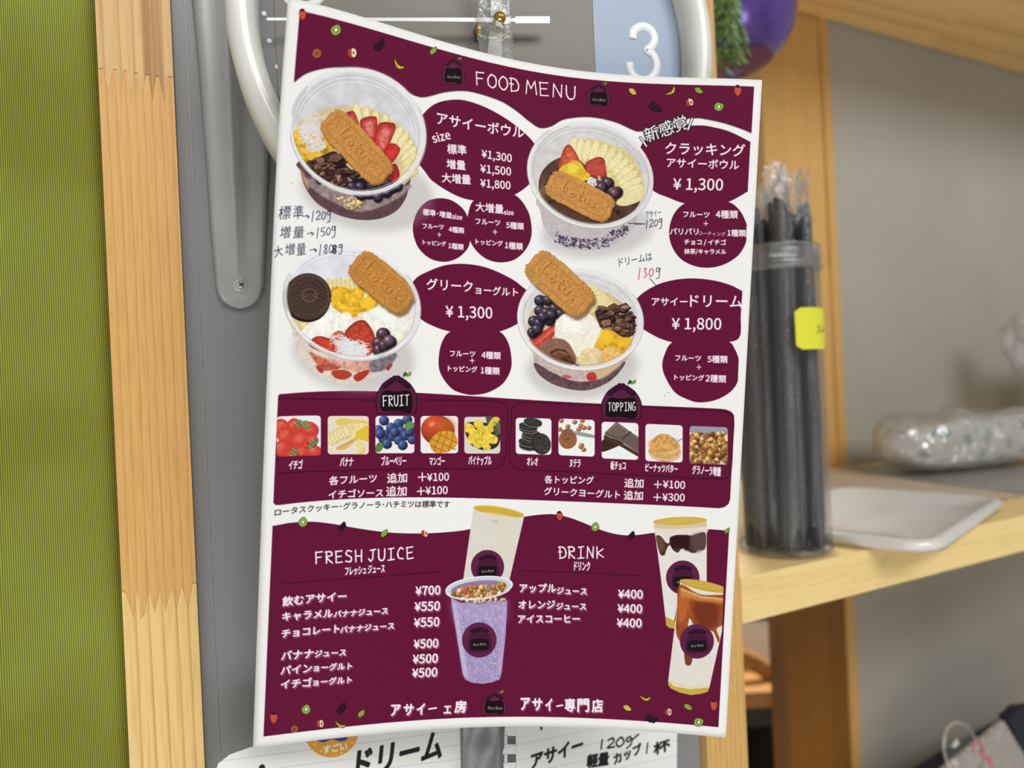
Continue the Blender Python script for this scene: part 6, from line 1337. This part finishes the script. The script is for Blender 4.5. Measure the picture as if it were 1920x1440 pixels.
mesh('dome', V, Fc, film('clear_dome_plastic', (220, 220, 220), .06, .06, .05), dome_, smooth=True); mesh('rim', V2, F2, film('clear_rim', (226, 226, 222), .35, .1, .1), dome_, smooth=True)
V, Fc = tube([Vector(p) for p in catmull([(-.012, .004, .021), (-.004, .012, .022), (.004, .008, .023), (-.002, .0, .024), (-.006, .004, .023), (.004, -.004, .023), (.008, -.012, .021), (.012, -.006, .021), (.014, -.018, .018)], 6)], .0009, 6)
tag(mesh('pink_line', V, Fc, mat('pink_ink', (206, 96, 126), .5), dome_, smooth=True), 'pink pen squiggle')

# ------------------------------------------------------------------ seen through the gap under the shelf: cabinet with a box and a strap
def Wp(px_, py_, d): return Vector((0, 0, H)) + ray(px_, py_) * d
D_ = 1.30
a = Wp(1380, 1290, D_); b = Wp(1484, 1290, D_)
cab = empty('black_cabinet', Matrix.Translation((b.x - .40, D_, 0)), 'black open cabinet with an orange wood top seen below the shelf board behind the uprights', 'cabinet')
cw = .40; ht = a.z - .0; M_BLK = mat('black_cabinet_paint', (34, 32, 32), .5); M_TOPW = wood('orange_cabinet_top', 'x', light=(206, 150, 88), dark=(176, 116, 56), period=.02, contrast=.5)
from_bm('top', bmbox((0, -.02, ht - .030), (cw, .40, ht), .003), M_TOPW, cab)
from_bm('side_panel', bmbox((0, 0, 0), (.03, .38, ht - .031), .002), M_BLK, cab); from_bm('side_panel', bmbox((cw - .035, 0, 0), (cw - .001, .38, ht - .031), .002), mat('dark_grey_panel', (66, 60, 58), .5), cab)
from_bm('back_panel', bmbox((.03, .36, 0), (cw - .035, .38, ht - .031)), M_BLK, cab); from_bm('rail', bmbox((.03, 0, ht - .072), (cw - .035, .02, ht - .031), .001), mat('dark_grey_rail', (70, 64, 60), .5), cab); from_bm('floor_panel', bmbox((.03, 0, .0), (cw - .035, .36, .03)), M_BLK, cab)
bx0 = Wp(1386, 1290, D_ + .08); bx1 = Wp(1479, 1168, D_ + .08)
wbx = empty('white_box', Matrix.Translation((bx1.x - .18, D_ + .10, ht)), 'plain white box with a dark blue lid standing on the black cabinet', 'box')
hb = bx1.z - ht
from_bm('body', bmbox((0, 0, 0.0005), (.18, .14, hb), .006), mat('pinkish_white_card', (244, 238, 234), .6), wbx)
from_bm('lid', bmbox((-.002, -.002, hb + .0005), (.17, .142, hb + .022), .004), mat('dark_blue_lid', (54, 72, 94), .5), wbx)
pts = [Wp(*p, D_ + .03) - Vector((b.x - .1, D_ + .03, ht)) for p in [(1388, 1232), (1410, 1240), (1440, 1258), (1465, 1276), (1478, 1292)]]
V, Fc = tube([Vector(p) for p in catmull([tuple(p) for p in pts], 5)], .017, 12)
V = [Vector((v.x, v.y * .6, max(.001, v.z))) for v in V]
strap = mesh('tan_bag', V, Fc, mat('tan_leather', (190, 140, 80), .5, tint=(60, (150, 104, 50))), None, smooth=True); strap.location = (b.x - .1, D_ + .03, ht); tag(strap, 'small tan leather pouch lying in front of the white box', 'bag')
V, Fc = tube([Vector(p) for p in catmull([tuple(Wp(*p, D_ - .03)) for p in [(1452, 1262), (1466, 1290), (1476, 1330), (1480, 1380), (1480, 1440), (1478, 1500)]], 6)], .0045, 8)
c0 = Wp(1466, 1290, D_ - .03); o = mesh('grey_strap', [v - c0 for v in V], Fc, mat('grey_brown_strap', (122, 108, 98), .6), None, smooth=True); o.location = c0; tag(o, 'grey brown strap hanging down the front corner of the black cabinet', 'strap')
